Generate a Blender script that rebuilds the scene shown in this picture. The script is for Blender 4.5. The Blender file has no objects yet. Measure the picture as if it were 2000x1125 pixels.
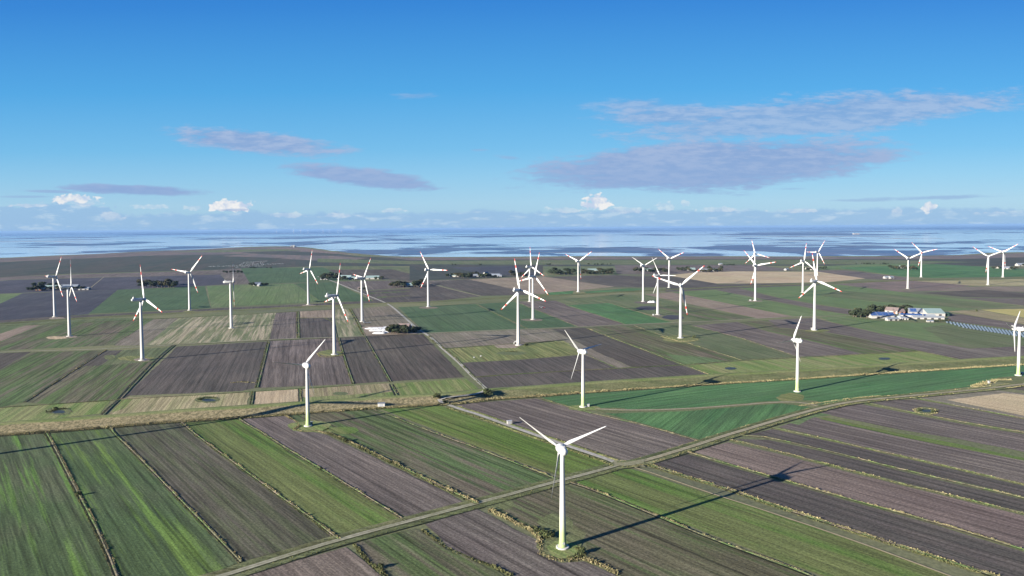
import bpy, bmesh, math, random
from mathutils import Vector, Matrix
random.seed(7)
rad = math.radians
S = bpy.context.scene
C = S.collection

# ------------------------------------------------------------------ camera
H = 133.0                      # metres above the polder
FPX, CX, CY = 1400.0, 1000.0, 515.36
PITCH, ROLL = rad(2.8766), rad(-0.4173)
_F = Vector((0, math.cos(PITCH), -math.sin(PITCH)))
_R0 = Vector((1, 0, 0)); _U0 = _R0.cross(_F)
R_ = _R0*math.cos(ROLL) + _U0*math.sin(ROLL)
U_ = _U0*math.cos(ROLL) - _R0*math.sin(ROLL)
def ray(x, y): return _F + R_*((x-CX)/FPX) + U_*((CY-y)/FPX)
def G(x, y, z=0.0):
    d = ray(x, y); t = (z-H)/d.z
    return Vector((d.x*t, d.y*t, z))
cd = bpy.data.cameras.new('camera'); cam = bpy.data.objects.new('camera', cd); C.objects.link(cam)
cd.sensor_width = 36; cd.lens = FPX/2000*36
cd.shift_y = -(562.5-CY)/2000.0
cd.clip_start = 1; cd.clip_end = 600000
m = Matrix((R_, U_, -_F)).transposed().to_4x4(); m.translation = Vector((0, 0, H))
cam.matrix_world = m
S.camera = cam

# ------------------------------------------------------------------ light
SUN_AZ = math.atan2(-122, -81)   # compass-like angle of the direction TOWARDS the sun (x = sin, y = cos)
SUN_EL = rad(15.8)
sv = Vector((math.sin(SUN_AZ)*math.cos(SUN_EL), math.cos(SUN_AZ)*math.cos(SUN_EL), math.sin(SUN_EL)))
sd = bpy.data.lights.new('sun', 'SUN'); sun = bpy.data.objects.new('sun', sd); C.objects.link(sun)
sd.energy = 5.0; sd.angle = rad(0.4); sd.color = (1.0, 0.92, 0.80)
sun.rotation_euler = sv.to_track_quat('Z', 'Y').to_euler(); sun.location = (-300, -200, 400)

# ------------------------------------------------------------------ node helpers
class NT:
    def __init__(s, tree): s.t = tree; s.n = tree.nodes; s.l = tree.links
    def node(s, typ, **kw):
        n = s.n.new(typ)
        for k, v in kw.items(): setattr(n, k, v)
        return n
    def put(s, sock, v):
        if isinstance(v, bpy.types.NodeSocket): s.l.new(v, sock)
        elif v is not None:
            if isinstance(v, (tuple, list)) and len(v) == 3 and sock.type == 'RGBA': v = (*v, 1)
            sock.default_value = v
    def math(s, op, a, b=None, c=None, clamp=False):
        n = s.node('ShaderNodeMath', operation=op); n.use_clamp = clamp
        s.put(n.inputs[0], a); s.put(n.inputs[1], b)
        if c is not None: s.put(n.inputs[2], c)
        return n.outputs[0]
    def noise(s, vec, scale, detail=3, rough=.55, dist=0.0):
        n = s.node('ShaderNodeTexNoise'); s.put(n.inputs['Vector'], vec)
        n.inputs['Scale'].default_value = scale; n.inputs['Detail'].default_value = detail
        n.inputs['Roughness'].default_value = rough; n.inputs['Distortion'].default_value = dist
        return n.outputs[0]
    def mapv(s, vec, scale=(1, 1, 1), loc=(0, 0, 0)):
        n = s.node('ShaderNodeMapping'); s.put(n.inputs['Vector'], vec)
        n.inputs['Scale'].default_value = scale; n.inputs['Location'].default_value = loc
        return n.outputs[0]
    def ramp(s, v, a, b, lo=0.0, hi=1.0):
        n = s.node('ShaderNodeMapRange', interpolation_type='SMOOTHSTEP'); s.put(n.inputs[0], v)
        for i, x in enumerate((a, b, lo, hi)): n.inputs[i+1].default_value = x
        return n.outputs[0]
    def mix(s, f, a, b, mode='MIX'):
        n = s.node('ShaderNodeMix', data_type='RGBA', blend_type=mode)
        s.put(n.inputs[0], f); s.put(n.inputs[6], a); s.put(n.inputs[7], b)
        return n.outputs[2]
MATS = {}
def newmat(name):
    m = bpy.data.materials.new(name); m.use_nodes = True; m.node_tree.nodes.clear(); return m, NT(m.node_tree)
def finish(nt, col, rough=.9, bump=None, bstr=.5, bdist=.3, spec=.3, metal=0, normal=None):
    b = nt.node('ShaderNodeBsdfPrincipled'); nt.put(b.inputs['Base Color'], col)
    nt.put(b.inputs['Roughness'], rough); b.inputs['Specular IOR Level'].default_value = spec
    b.inputs['Metallic'].default_value = metal
    if bump is not None:
        bn = nt.node('ShaderNodeBump'); bn.inputs['Strength'].default_value = bstr
        bn.inputs['Distance'].default_value = bdist
        nt.put(bn.inputs['Height'], bump); nt.l.new(bn.outputs[0], b.inputs['Normal'])
    o = nt.node('ShaderNodeOutputMaterial'); nt.l.new(b.outputs[0], o.inputs[0]); return b
def plain(name, col, rough=.6, var=.15, scale=.6, spec=.3, metal=0):
    if name in MATS: return MATS[name]
    m, nt = newmat(name); tc = nt.node('ShaderNodeTexCoord').outputs['Object']
    n = nt.noise(tc, scale, 4)
    c = nt.mix(n, tuple(x*(1-var) for x in col), tuple(min(1, x*(1+var)) for x in col))
    finish(nt, c, rough, spec=spec, metal=metal); MATS[name] = m; return m

# field palette: colour a, colour b, streak colour c, streak amount, streak width, row contrast
STY = {
 'plough': ((.124,.100,.086), (.158,.130,.110), (.098,.080,.068), .55, .10, .40),
 'mauve': ((0.136, 0.112, 0.1), (0.18, 0.15, 0.132), (0.105, 0.088, 0.078), 0.55, 0.1, 0.5),
 'mauve2': ((.180,.138,.118), (.232,.180,.152), (.142,.112,.096), .50, .10, .45),
 'dark': ((0.092, 0.08, 0.069), (0.127, 0.11, 0.092), (0.074, 0.069, 0.057), 0.5, 0.1, 0.4),
 'darkblue': ((0.057, 0.057, 0.073), (0.081, 0.079, 0.095), (0.049, 0.053, 0.066), 0.4, 0.08, 0.3),
 'olivebrn': ((0.11, 0.108, 0.063), (0.151, 0.125, 0.09), (0.078, 0.125, 0.04), 0.8, 0.07, 0.55),
 'sproutbrn': ((.092,.092,.060), (.118,.104,.082), (.078,.100,.044), .60, .14, .55),
 'olive': ((0.115, 0.14, 0.067), (0.161, 0.163, 0.09), (0.092, 0.124, 0.055), 0.55, 0.07, 0.4),
 'bright': ((.100,.165,.036), (.130,.190,.048), (.165,.165,.070), .60, .06, .45),
 'stripe':  ((.066,.100,.042), (.094,.112,.058), (.112,.185,.044), 1.0, .055, .50),
 'green': ((0.066, 0.16, 0.061), (0.099, 0.203, 0.076), (0.072, 0.133, 0.058), 0.6, 0.06, 0.35),
 'dgreen': ((0.068, 0.117, 0.054), (0.09, 0.14, 0.068), (0.073, 0.107, 0.056), 0.45, 0.06, 0.25),
 'lgreen': ((0.115, 0.167, 0.067), (0.149, 0.19, 0.085), (0.101, 0.144, 0.064), 0.5, 0.06, 0.3),
 'grass': ((0.14, 0.201, 0.055), (0.201, 0.232, 0.085), (0.256, 0.244, 0.116), 0.65, 0.06, 0.4),
 'rough': ((0.185, 0.207, 0.073), (0.258, 0.246, 0.106), (0.123, 0.157, 0.056), 0.7, 0.1, 0.6),
 'tan': ((0.291, 0.252, 0.146), (0.37, 0.314, 0.19), (0.213, 0.224, 0.095), 0.45, 0.08, 0.45),
 'straw': ((0.432, 0.346, 0.216), (0.497, 0.4, 0.259), (0.356, 0.292, 0.184), 0.4, 0.1, 0.3),
 'stubble': ((0.258, 0.207, 0.157), (0.325, 0.258, 0.19), (0.224, 0.179, 0.14), 0.45, 0.1, 0.35),
 'tanstripe': ((0.149, 0.172, 0.086), (0.196, 0.201, 0.115), (0.368, 0.322, 0.218), 0.95, 0.09, 0.35),
 'brown': ((0.189, 0.162, 0.124), (0.232, 0.194, 0.151), (0.151, 0.14, 0.097), 0.45, 0.08, 0.4),
 'yellow':   ((.420,.360,.130), (.480,.400,.160), (.360,.320,.120), .30, .08, .20),
 'marsh': ((0.048, 0.06, 0.05), (0.071, 0.078, 0.062), (0.087, 0.075, 0.063), 0.6, 0.012, 0.2),
 'marshbrn': ((0.16, 0.126, 0.115), (0.22, 0.171, 0.144), (0.12, 0.109, 0.115), 0.6, 0.012, 0.2),
 'verge': ((0.126, 0.142, 0.061), (0.173, 0.168, 0.084), (0.095, 0.116, 0.05), 0.5, 0.12, 0.5),
 'bare':     ((.270,.215,.165), (.320,.255,.200), (.230,.190,.150), .30, .12, .30),
}
def field_mat(style, k=0):
    key = 'field_%s_%d' % (style, k); K = .76
    if key in MATS: return MATS[key]
    a, b, c, amt, sw, rowc = STY[style]
    rnd = random.Random(key); g = 1 + rnd.uniform(-.08, .08)
    a, b, c = [tuple(x*g*K*(1+rnd.uniform(-.03, .03)) for x in q) for q in (a, b, c)]
    m, nt = newmat(key); tc = nt.node('ShaderNodeTexCoord').outputs['Object']
    ofs = (rnd.uniform(0, 500), rnd.uniform(0, 500), rnd.uniform(0, 50))
    wob = nt.noise(nt.mapv(tc, (.004, .004, .004), ofs), 1, 2)
    blot = nt.ramp(nt.noise(nt.mapv(tc, (.010, .016, .01), ofs), 1, 4, .6), .38, .66)
    col = nt.mix(blot, a, b)
    sx_ = sw*.05
    if style == 'stripe': sw, sx_ = .125, .0050
    st = nt.noise(nt.mapv(tc, (sx_, sw, .01), ofs), 1, 3, .62, .25)
    st2 = nt.noise(nt.mapv(tc, (sw*.12, sw*3.3, .01), (ofs[1], ofs[0], 3)), 1, 3, .6)
    s1 = nt.ramp(nt.math('ADD', nt.math('MULTIPLY', st, .62), nt.math('MULTIPLY', st2, .38)), .495 if style == 'stripe' else .455, .60 if style == 'stripe' else .56)
    col = nt.mix(nt.math('MULTIPLY', s1, amt), col, c)
    # soft patches where the streak colour comes through or fades
    pat = nt.ramp(nt.noise(nt.mapv(tc, (.02, .07, .02), (ofs[0]+9, ofs[1], 1)), 1, 5, .7, .4), .50, .74)
    col = nt.mix(nt.math('MULTIPLY', pat, amt*(.0 if style == 'stripe' else .55)), col, c)
    # drill rows and clods
    rows = nt.noise(nt.mapv(tc, (.03, .9, .05), ofs), 1, 2, .7)
    rows2 = nt.noise(nt.mapv(tc, (.006, .33, .05), (5, ofs[0], 0)), 1, 2, .6)
    rr = nt.math('ADD', nt.math('MULTIPLY', rows, .5), nt.math('MULTIPLY', rows2, .5))
    grain = nt.noise(tc, .8, 5, .85)
    f1 = nt.ramp(rr, .30, .70, 1-rowc, 1+rowc*.9)
    f2 = nt.ramp(grain, .30, .70, .50, 1.50)
    f = nt.math('MULTIPLY', f1, f2)
    if style in ('mauve', 'mauve2', 'green', 'bright', 'dgreen', 'lgreen', 'olivebrn', 'sproutbrn', 'dark', 'plough'):
        sy = nt.node('ShaderNodeSeparateXYZ'); nt.l.new(tc, sy.inputs[0])
        yw = nt.math('ADD', sy.outputs[1], nt.math('MULTIPLY', wob, 3.0))
        for per, wd, am in ((21.0, .024, .22), (7.0, .05, .08)):
            tr = nt.math('ABSOLUTE', nt.math('SUBTRACT', nt.math('FRACT', nt.math('DIVIDE', nt.math('ADD', yw, ofs[0]), per)), .5))
            f = nt.math('MULTIPLY', f, nt.ramp(tr, wd, wd*1.8, 1-am, 1.0))
    hsv = nt.node('ShaderNodeHueSaturation'); nt.put(hsv.inputs['Color'], col); nt.put(hsv.inputs['Value'], f)
    hue = nt.ramp(wob, .35, .65, .492, .508); nt.put(hsv.inputs['Hue'], hue)
    finish(nt, hsv.outputs[0], .95, nt.math('ADD', rows, grain), .35, .25, spec=.12)
    MATS[key] = m; return m

# ------------------------------------------------------------------ object helpers
def tag(o, label=None, cat=None, group=None, kind=None):
    if label: o['label'] = label
    if cat: o['category'] = cat
    if group: o['group'] = group
    if kind: o['kind'] = kind
    return o
def obj(name, bm, mat, parent=None, smooth=False, loc=None, rotz=None):
    me = bpy.data.meshes.new(name)
    if smooth:
        for f in bm.faces: f.smooth = True
    bm.to_mesh(me); bm.free()
    for mm in (mat if isinstance(mat, (list, tuple)) else [mat]): me.materials.append(mm)
    o = bpy.data.objects.new(name, me); C.objects.link(o)
    if parent: o.parent = parent
    if loc is not None: o.location = loc
    if rotz is not None: o.rotation_euler = (0, 0, rotz)
    return o
def empty(name, loc, rotz=0):
    o = bpy.data.objects.new(name, None); C.objects.link(o); o.location = loc; o.rotation_euler = (0, 0, rotz)
    o.empty_display_size = .5; return o
def copy_tree(o, parent=None):
    c = o.copy(); C.objects.link(c); c.parent = parent
    for ch in list(o.children): copy_tree(ch, c)
    return c
def vp_angle(vpx):
    d = ray(vpx, 452-(vpx)*.0073); return math.atan2(d.y, d.x)
VP1, VPM = vp_angle(-145), vp_angle(590)
def dir_px(p, q):
    a, b = G(*p), G(*q); return math.atan2(b.y-a.y, b.x-a.x)
ZL = {}
_seq = [0]
def densify(pts, step, jit, rnd):
    out = []
    n = len(pts)
    for i in range(n):
        a, b = pts[i], pts[(i+1) % n]; L = (b-a).length; k = max(1, int(L/step)); k = min(k, 120)
        t = (b-a).normalized() if L > 0 else Vector((1, 0, 0)); nr = Vector((-t.y, t.x, 0))
        for j in range(k):
            out.append(a.lerp(b, j/k) + nr*(rnd.uniform(-jit, jit) if j else 0))
    return out
def sheet(name, px, mat, ang=0.0, z=.05, jit=.6, step=9, kind='structure'):
    """ground sheet whose corners are pixels of the photo carried to the ground"""
    rnd = random.Random(len(px)*31+px[0][0]*7+px[0][1])
    pts = [G(x, y) for x, y in px]
    c = sum(pts, Vector())/len(pts)
    pts = densify(pts, step, jit, rnd)
    rot = Matrix.Rotation(-ang, 3, 'Z')
    bm = bmesh.new()
    f = bm.faces.new([bm.verts.new(rot @ (p-c)) for p in pts])
    f.normal_update()
    if f.normal.z < 0: f.normal_flip()
    bmesh.ops.triangulate(bm, faces=bm.faces[:])
    o = obj(name, bm, mat, loc=(c.x, c.y, z), rotz=ang)
    if kind: o['kind'] = kind
    return o
_fz = [0]
def field(style, px, ang=None, jit=.7):
    _fz[0] += 1
    nm = {'bright': 'green_field', 'stripe': 'green_field', 'green': 'green_field', 'dgreen': 'green_field', 'lgreen': 'green_field',
          'grass': 'meadow_field', 'rough': 'meadow_field', 'tan': 'meadow_field', 'marsh': 'marsh_land', 'marshbrn': 'marsh_land',
          'verge': 'grass_land', 'straw': 'straw_field', 'stubble': 'stubble_field', 'yellow': 'straw_field', 'tanstripe': 'stubble_field'}.get(style, 'ploughed_field')
    return sheet(nm, px, field_mat(style, _fz[0] % 4), VP1 if ang is None else ang, .05+(_fz[0] % 40)*.003, jit)
def polyline(px, closed=False):
    return [G(x, y) for x, y in px]
def resample(pts, step):
    out = [pts[0].copy()]; 
    for a, b in zip(pts, pts[1:]):
        k = max(1, int((b-a).length/step)); k = min(k, 200)
        for j in range(1, k+1): out.append(a.lerp(b, j/k))
    return out
def smooth_line(pts, it=2):
    for _ in range(it):
        q = [pts[0]]
        for a, b in zip(pts, pts[1:]): q += [a.lerp(b, .25), a.lerp(b, .75)]
        q.append(pts[-1]); pts = q
    return pts
def normals(pts):
    out = []
    for i in range(len(pts)):
        a = pts[max(0, i-1)]; b = pts[min(len(pts)-1, i+1)]; t = (b-a); t.z = 0
        t = t.normalized() if t.length > 1e-6 else Vector((0, 1, 0)); out.append(Vector((t.y, -t.x, 0)))
    return out
def sweep(name, pts, prof, mat, kind='structure', jit=0.0, smooth=False, seed=1, **kw):
    """prof: (offset, height) pairs; the mesh follows the line with this cross-section"""
    rnd = random.Random(seed); bm = bmesh.new(); nr = normals(pts); rows = []
    uv = bm.loops.layers.uv.new('UVMap'); d = 0; ds = []
    for i, p in enumerate(pts):
        if i: d += (p-pts[i-1]).length
        ds.append(d)
        rows.append([bm.verts.new(p + nr[i]*(o+rnd.uniform(-jit, jit)) + Vector((0, 0, h*(1+rnd.uniform(-jit, jit)*.4)))) for o, h in prof])
    for i in range(len(rows)-1):
        for j in range(len(prof)-1):
            f = bm.faces.new((rows[i][j], rows[i+1][j], rows[i+1][j+1], rows[i][j+1]))
            for lp, (a, b) in zip(f.loops, ((i, j), (i+1, j), (i+1, j+1), (i, j+1))):
                lp[uv].uv = (b/(len(prof)-1), ds[a])
    bm.normal_update()
    if sum(f.normal.z for f in bm.faces) < 0: bmesh.ops.reverse_faces(bm, faces=bm.faces[:])
    o = obj(name, bm, mat, smooth=smooth)
    if kind: o['kind'] = kind
    return o

def path_mat(name, track, mid, edge):
    if name in MATS: return MATS[name]
    m, nt = newmat(name); tc = nt.node('ShaderNodeTexCoord'); uv = tc.outputs['UV']
    sx = nt.node('ShaderNodeSeparateXYZ'); nt.l.new(uv, sx.inputs[0]); x = sx.outputs[0]
    n = nt.noise(tc.outputs['Object'], .5, 4, .7); n2 = nt.noise(tc.outputs['Object'], .06, 3)
    c = nt.math('ABSOLUTE', nt.math('SUBTRACT', x, .5))
    cw = nt.math('ADD', c, nt.math('MULTIPLY', nt.math('SUBTRACT', n, .5), .12))
    col = nt.mix(nt.ramp(cw, .05, .12), mid, track)
    col = nt.mix(nt.ramp(cw, .38, .47), col, edge)
    col = nt.mix(nt.math('MULTIPLY', nt.ramp(n2, .4, .7), .4), col, edge)
    col = nt.mix(nt.ramp(n, .3, .7, 0, .5), col, (.03, .03, .02), 'SOFT_LIGHT')
    finish(nt, col, .9, n, .3, .1, spec=.2); MATS[name] = m; return m
M_TRACK = path_mat('farm_track', (.31, .275, .20), (.23, .21, .125), (.16, .155, .075))
M_ROAD = path_mat('concrete_road', (.36, .345, .32), (.32, .30, .265), (.22, .21, .13))
M_LANE = path_mat('field_lane', (.29, .275, .21), (.21, .205, .125), (.15, .155, .075))
M_WATER = None
m, nt = newmat('ditch_water'); tc = nt.node('ShaderNodeTexCoord').outputs['Object']
finish(nt, nt.mix(nt.noise(tc, .8, 3), (.008, .009, .006), (.024, .028, .014)), .6, spec=.08); M_DITCH = m
m, nt = newmat('pond_water'); tc = nt.node('ShaderNodeTexCoord').outputs['Object']
finish(nt, nt.mix(nt.noise(tc, .3, 3), (.022, .030, .030), (.045, .055, .055)), .5, nt.noise(tc, 1.5, 3), .2, .08, spec=.2); M_POND = m

def veg_mat(name, cols, var=.35, leaf=False):
    if name in MATS: return MATS[name]
    m, nt = newmat(name); tc = nt.node('ShaderNodeTexCoord').outputs['Object']
    n = nt.noise(tc, .35, 3, .7); n2 = nt.noise(tc, 2.5, 2, .7)
    col = nt.mix(nt.ramp(n, .36, .64), cols[0], cols[1])
    if len(cols) > 2: col = nt.mix(nt.ramp(n2, .45, .65), col, cols[2])
    geo = nt.node('ShaderNodeNewGeometry').outputs['Random Per Island']
    hsv = nt.node('ShaderNodeHueSaturation'); nt.put(hsv.inputs['Color'], col)
    nt.put(hsv.inputs['Value'], nt.ramp(geo, 0, 1, 1-var, 1+var))
    finish(nt, hsv.outputs[0], .85, spec=.15); MATS[name] = m; return m
M_REED = veg_mat('dry_reed', ((.30, .245, .14), (.19, .17, .09), (.10, .11, .045)))
M_VERG = veg_mat('ditch_grass', ((.050, .068, .024), (.085, .095, .038), (.16, .14, .07)))
M_BUSH = veg_mat('bush_leaves', ((.035, .055, .020), (.055, .075, .028), (.085, .075, .035)))
M_TREE = veg_mat('tree_leaves', ((.018, .030, .015), (.030, .042, .020), (.042, .044, .026)), .4)
M_TREE2 = veg_mat('autumn_leaves', ((.045, .040, .022), (.034, .042, .020), (.060, .052, .028)), .4)
M_BARK = plain('bark', (.09, .07, .055), .9)

def scatter_tufts(name, lines, mat, width, dens, h0, h1, seed=0, kind='stuff', side=0.0, gap=.35):
    """upright tufts of grass or reed along lines: each tuft three leaning blades"""
    rnd = random.Random(seed); bm = bmesh.new()
    for pts in lines:
        nr = normals(pts); run = 0
        for i in range(len(pts)-1):
            a, b = pts[i], pts[i+1]; L = (b-a).length
            dist = max(200, a.y); dd = dens*min(1, 420/dist)
            sc = max(1, min(2.8, dist/380))
            k = L*dd*2.6; k = int(k)+(1 if rnd.random() < k-int(k) else 0)
            run += L
            vis = math.sin(run*.071+seed)+math.sin(run*.023+seed*2)+math.sin(run*.17)*.7
            if vis < -2.2+gap*2: k = int(k*.25)
            hh = rnd.uniform(.45, 1.0)
            for _ in range(k):
                p = a.lerp(b, rnd.random())+nr[i]*(side+rnd.gauss(0, width*.4))
                h = rnd.uniform(h0, h1)*hh*(.8 if rnd.random() < .93 else 1.3); w = rnd.uniform(.12, .34)*sc
                for q in range(2):
                    an = rnd.uniform(0, 3.14); dx, dy = math.cos(an)*w, math.sin(an)*w
                    lx, ly = rnd.uniform(-.4, .4)*h*.6, rnd.uniform(-.4, .4)*h*.6
                    v = [bm.verts.new((p.x-dx, p.y-dy, -.05)), bm.verts.new((p.x+dx, p.y+dy, -.05)),
                         bm.verts.new((p.x+dx*.7+lx, p.y+dy*.7+ly, h*rnd.uniform(.8, 1))), bm.verts.new((p.x-dx*.7+lx, p.y-dy*.7+ly, h*rnd.uniform(.7, 1)))]
                    bm.faces.new(v)
    o = obj(name, bm, mat); o['kind'] = kind; return o

# ------------------------------------------------------------------ base ground and sea
def big_mat():
    m, nt = newmat('polder_ground'); tc = nt.node('ShaderNodeTexCoord').outputs['Object']
    n = nt.noise(tc, .004, 5, .6); n2 = nt.noise(tc, .4, 4, .75); n3 = nt.noise(nt.mapv(tc, (.001, .004, 1)), 1, 5, .65)
    c = nt.mix(nt.ramp(n, .4, .6), (.105, .120, .055), (.145, .145, .075))
    c = nt.mix(nt.ramp(n3, .42, .62), c, (.095, .100, .060))
    h = nt.node('ShaderNodeHueSaturation'); nt.put(h.inputs['Color'], c); nt.put(h.inputs['Value'], nt.ramp(n2, .3, .7, .7, 1.3))
    finish(nt, h.outputs[0], .95, n2, .4, .3, spec=.15); return m
SHORE = [(-700, 512), (-300, 510), (0, 504), (60, 501), (130, 498), (190, 496), (240, 493), (300, 490), (400, 487), (440, 484), (500, 481.5), (570, 481), (605, 483.5), (635, 488), (670, 492.5),
         (715, 497), (770, 500.5), (800, 501), (900, 502), (1000, 501), (1200, 500), (1300, 501), (1450, 500), (1560, 501), (1640, 500), (1760, 500), (1880, 498), (1920, 494), (2000, 492), (2300, 489), (2700, 486)]
pts = [G(x, y) for x, y in SHORE]
rnd = random.Random(3)
pts = smooth_line(pts, 2)
pts = [p+Vector((0, rnd.uniform(-12, 12), 0)) for p in pts]
bm = bmesh.new()
f = bm.faces.new([bm.verts.new(p) for p in pts] + [bm.verts.new(v) for v in ((6000, -1500, 0), (-6000, -1500, 0))])
f.normal_update()
if f.normal.z < 0: f.normal_flip()
bmesh.ops.triangulate(bm, faces=bm.faces[:])
tag(obj('ground', bm, big_mat()), kind='structure')

def sea_mat():
    m, nt = newmat('tidal_water'); tc = nt.node('ShaderNodeTexCoord').outputs['Object']
    sx = nt.node('ShaderNodeSeparateXYZ'); nt.l.new(tc, sx.inputs[0])
    y = sx.outputs[1]
    a = nt.noise(nt.mapv(tc, (.0010, .0011, 1)), 1, 5, .6, .8)
    b = nt.noise(nt.mapv(tc, (.00048, .00030, 1), (7, 3, 0)), 1, 5, .6, .7)
    e = nt.noise(nt.mapv(tc, (.00022, .00008, 1), (2, 5, 0)), 1, 4, .6, .5)
    c = nt.noise(nt.mapv(tc, (.0030, .0040, 1), (1, 9, 0)), 1, 4, .7, .4)
    w2 = nt.ramp(y, 5000, 8500); w3 = nt.ramp(y, 12000, 22000)
    n = nt.math('ADD', nt.math('MULTIPLY', a, nt.math('SUBTRACT', 1, w2)), nt.math('MULTIPLY', b, w2))
    n = nt.math('ADD', nt.math('MULTIPLY', n, nt.math('SUBTRACT', 1, w3)), nt.math('MULTIPLY', e, w3))
    n = nt.math('ADD', nt.math('MULTIPLY', n, .88), nt.math('MULTIPLY', c, .12))
    sep = nt.math('DIVIDE', nt.math('SUBTRACT', sx.outputs[0], -300), 2600); sep2 = nt.math('DIVIDE', nt.math('SUBTRACT', y, 4200), 800)
    rr = nt.math('ADD', nt.math('MULTIPLY', sep, sep), nt.math('MULTIPLY', sep2, sep2))
    n = nt.math('ADD', n, nt.ramp(rr, .1, 1.0, -.05, .018))
    wet = nt.ramp(n, .470, .505)          # 0 = mud, 1 = open water
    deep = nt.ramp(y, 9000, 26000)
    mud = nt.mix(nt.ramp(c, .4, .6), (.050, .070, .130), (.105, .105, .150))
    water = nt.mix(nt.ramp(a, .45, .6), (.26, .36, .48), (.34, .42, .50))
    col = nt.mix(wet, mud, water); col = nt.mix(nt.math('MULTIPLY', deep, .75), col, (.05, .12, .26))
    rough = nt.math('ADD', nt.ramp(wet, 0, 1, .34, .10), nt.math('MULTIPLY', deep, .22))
    bs = finish(nt, col, rough, None, spec=.5)
    nt.put(bs.inputs['Specular IOR Level'], nt.ramp(wet, 0, 1, .22, .5))
    return m
bm = bmesh.new()
ys = [2200, 3500, 5000, 8000, 14000, 30000, 60000, 115000]
vs = [[bm.verts.new((sx_*(y*1.3+2500), y, -1.0)) for sx_ in (-1, 1)] for y in ys]
for i in range(len(ys)-1): bm.faces.new((vs[i][0], vs[i][1], vs[i+1][1], vs[i+1][0]))
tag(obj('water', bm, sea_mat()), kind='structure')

# sandbanks and far low islands standing a little out of the water
M_SAND = plain('sandbank', (.20, .17, .17), .8, .25, .002)
M_ISLE = plain('far_island', (.07, .09, .10), .9, .3, .001)
def bank(px0, px1, py, hgt, wdt, mat, seed):
    a, b = G(px0, py, -1), G(px1, py, -1)
    pts = resample([a, b], (b-a).length/40); rnd = random.Random(seed); bm = bmesh.new(); rows = []
    for i, p in enumerate(pts):
        t = i/(len(pts)-1); s = math.sin(math.pi*t)**.5*rnd.uniform(.55, 1)
        wob = math.sin(t*9+seed)*wdt*.3
        rows.append([bm.verts.new((p.x, p.y+wob+o*wdt*s, -1.02+h*hgt*s)) for o, h in ((-.5, 0), (-.2, .8), (.1, 1), (.5, 0))])
    for r0, r1 in zip(rows, rows[1:]):
        for j in range(3): bm.faces.new((r0[j], r1[j], r1[j+1], r0[j+1]))
    tag(obj('sandbank_land', bm, mat), kind='structure')
bank(1420, 1790, 462, 2.0, 420, M_SAND, 1); bank(1490, 1620, 471, 1.5, 200, M_SAND, 2)
bank(-60, 190, 472, 1.5, 260, M_SAND, 3); bank(60, 130, 459, 2, 500, M_ISLE, 4)
bank(330, 800, 456.5, 5, 900, M_ISLE, 5); bank(800, 1030, 452, 5, 900, M_ISLE, 6)
bank(1440, 1760, 446.5, 6, 1500, M_ISLE, 7); bank(1760, 2060, 451, 3, 900, M_ISLE, 8)
bank(1700, 1840, 465.5, 1.5, 250, M_SAND, 9); bank(510, 560, 484, 1.2, 60, M_SAND, 10)
bank(-100, 60, 463, 1.2, 350, M_ISLE, 12); bank(1000, 1200, 461, 1, 300, M_ISLE, 13)
M_MUD = plain('mudbank', (.085, .082, .10), .6, .3, .004)
for i, (x0, x1, y, h, w) in enumerate(((560, 668, 482.5, .5, 90), (600, 705, 486.5, .5, 80), (615, 760, 490.5, .5, 90), (655, 800, 494.5, .4, 80), (690, 900, 498, .4, 60), (820, 1010, 496, .4, 70), (1040, 1260, 493, .4, 90), (250, 420, 487.5, .4, 60), (1250, 1420, 497, .4, 70), (1560, 1760, 480, .4, 130), (60, 260, 494, .4, 50), (430, 520, 476, .4, 90), (1100, 1330, 484, .4, 110), (380, 560, 479.5, .4, 120), (470, 640, 480.5, .4, 110), (180, 330, 491, .4, 60))):
    bank(x0, x1, y, h, w, M_MUD, 30+i)

# ------------------------------------------------------------------ fields (corner pixels of the photo -> ground)
A1, AM = VP1, VPM
A1P = VP1+rad(90)
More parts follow.
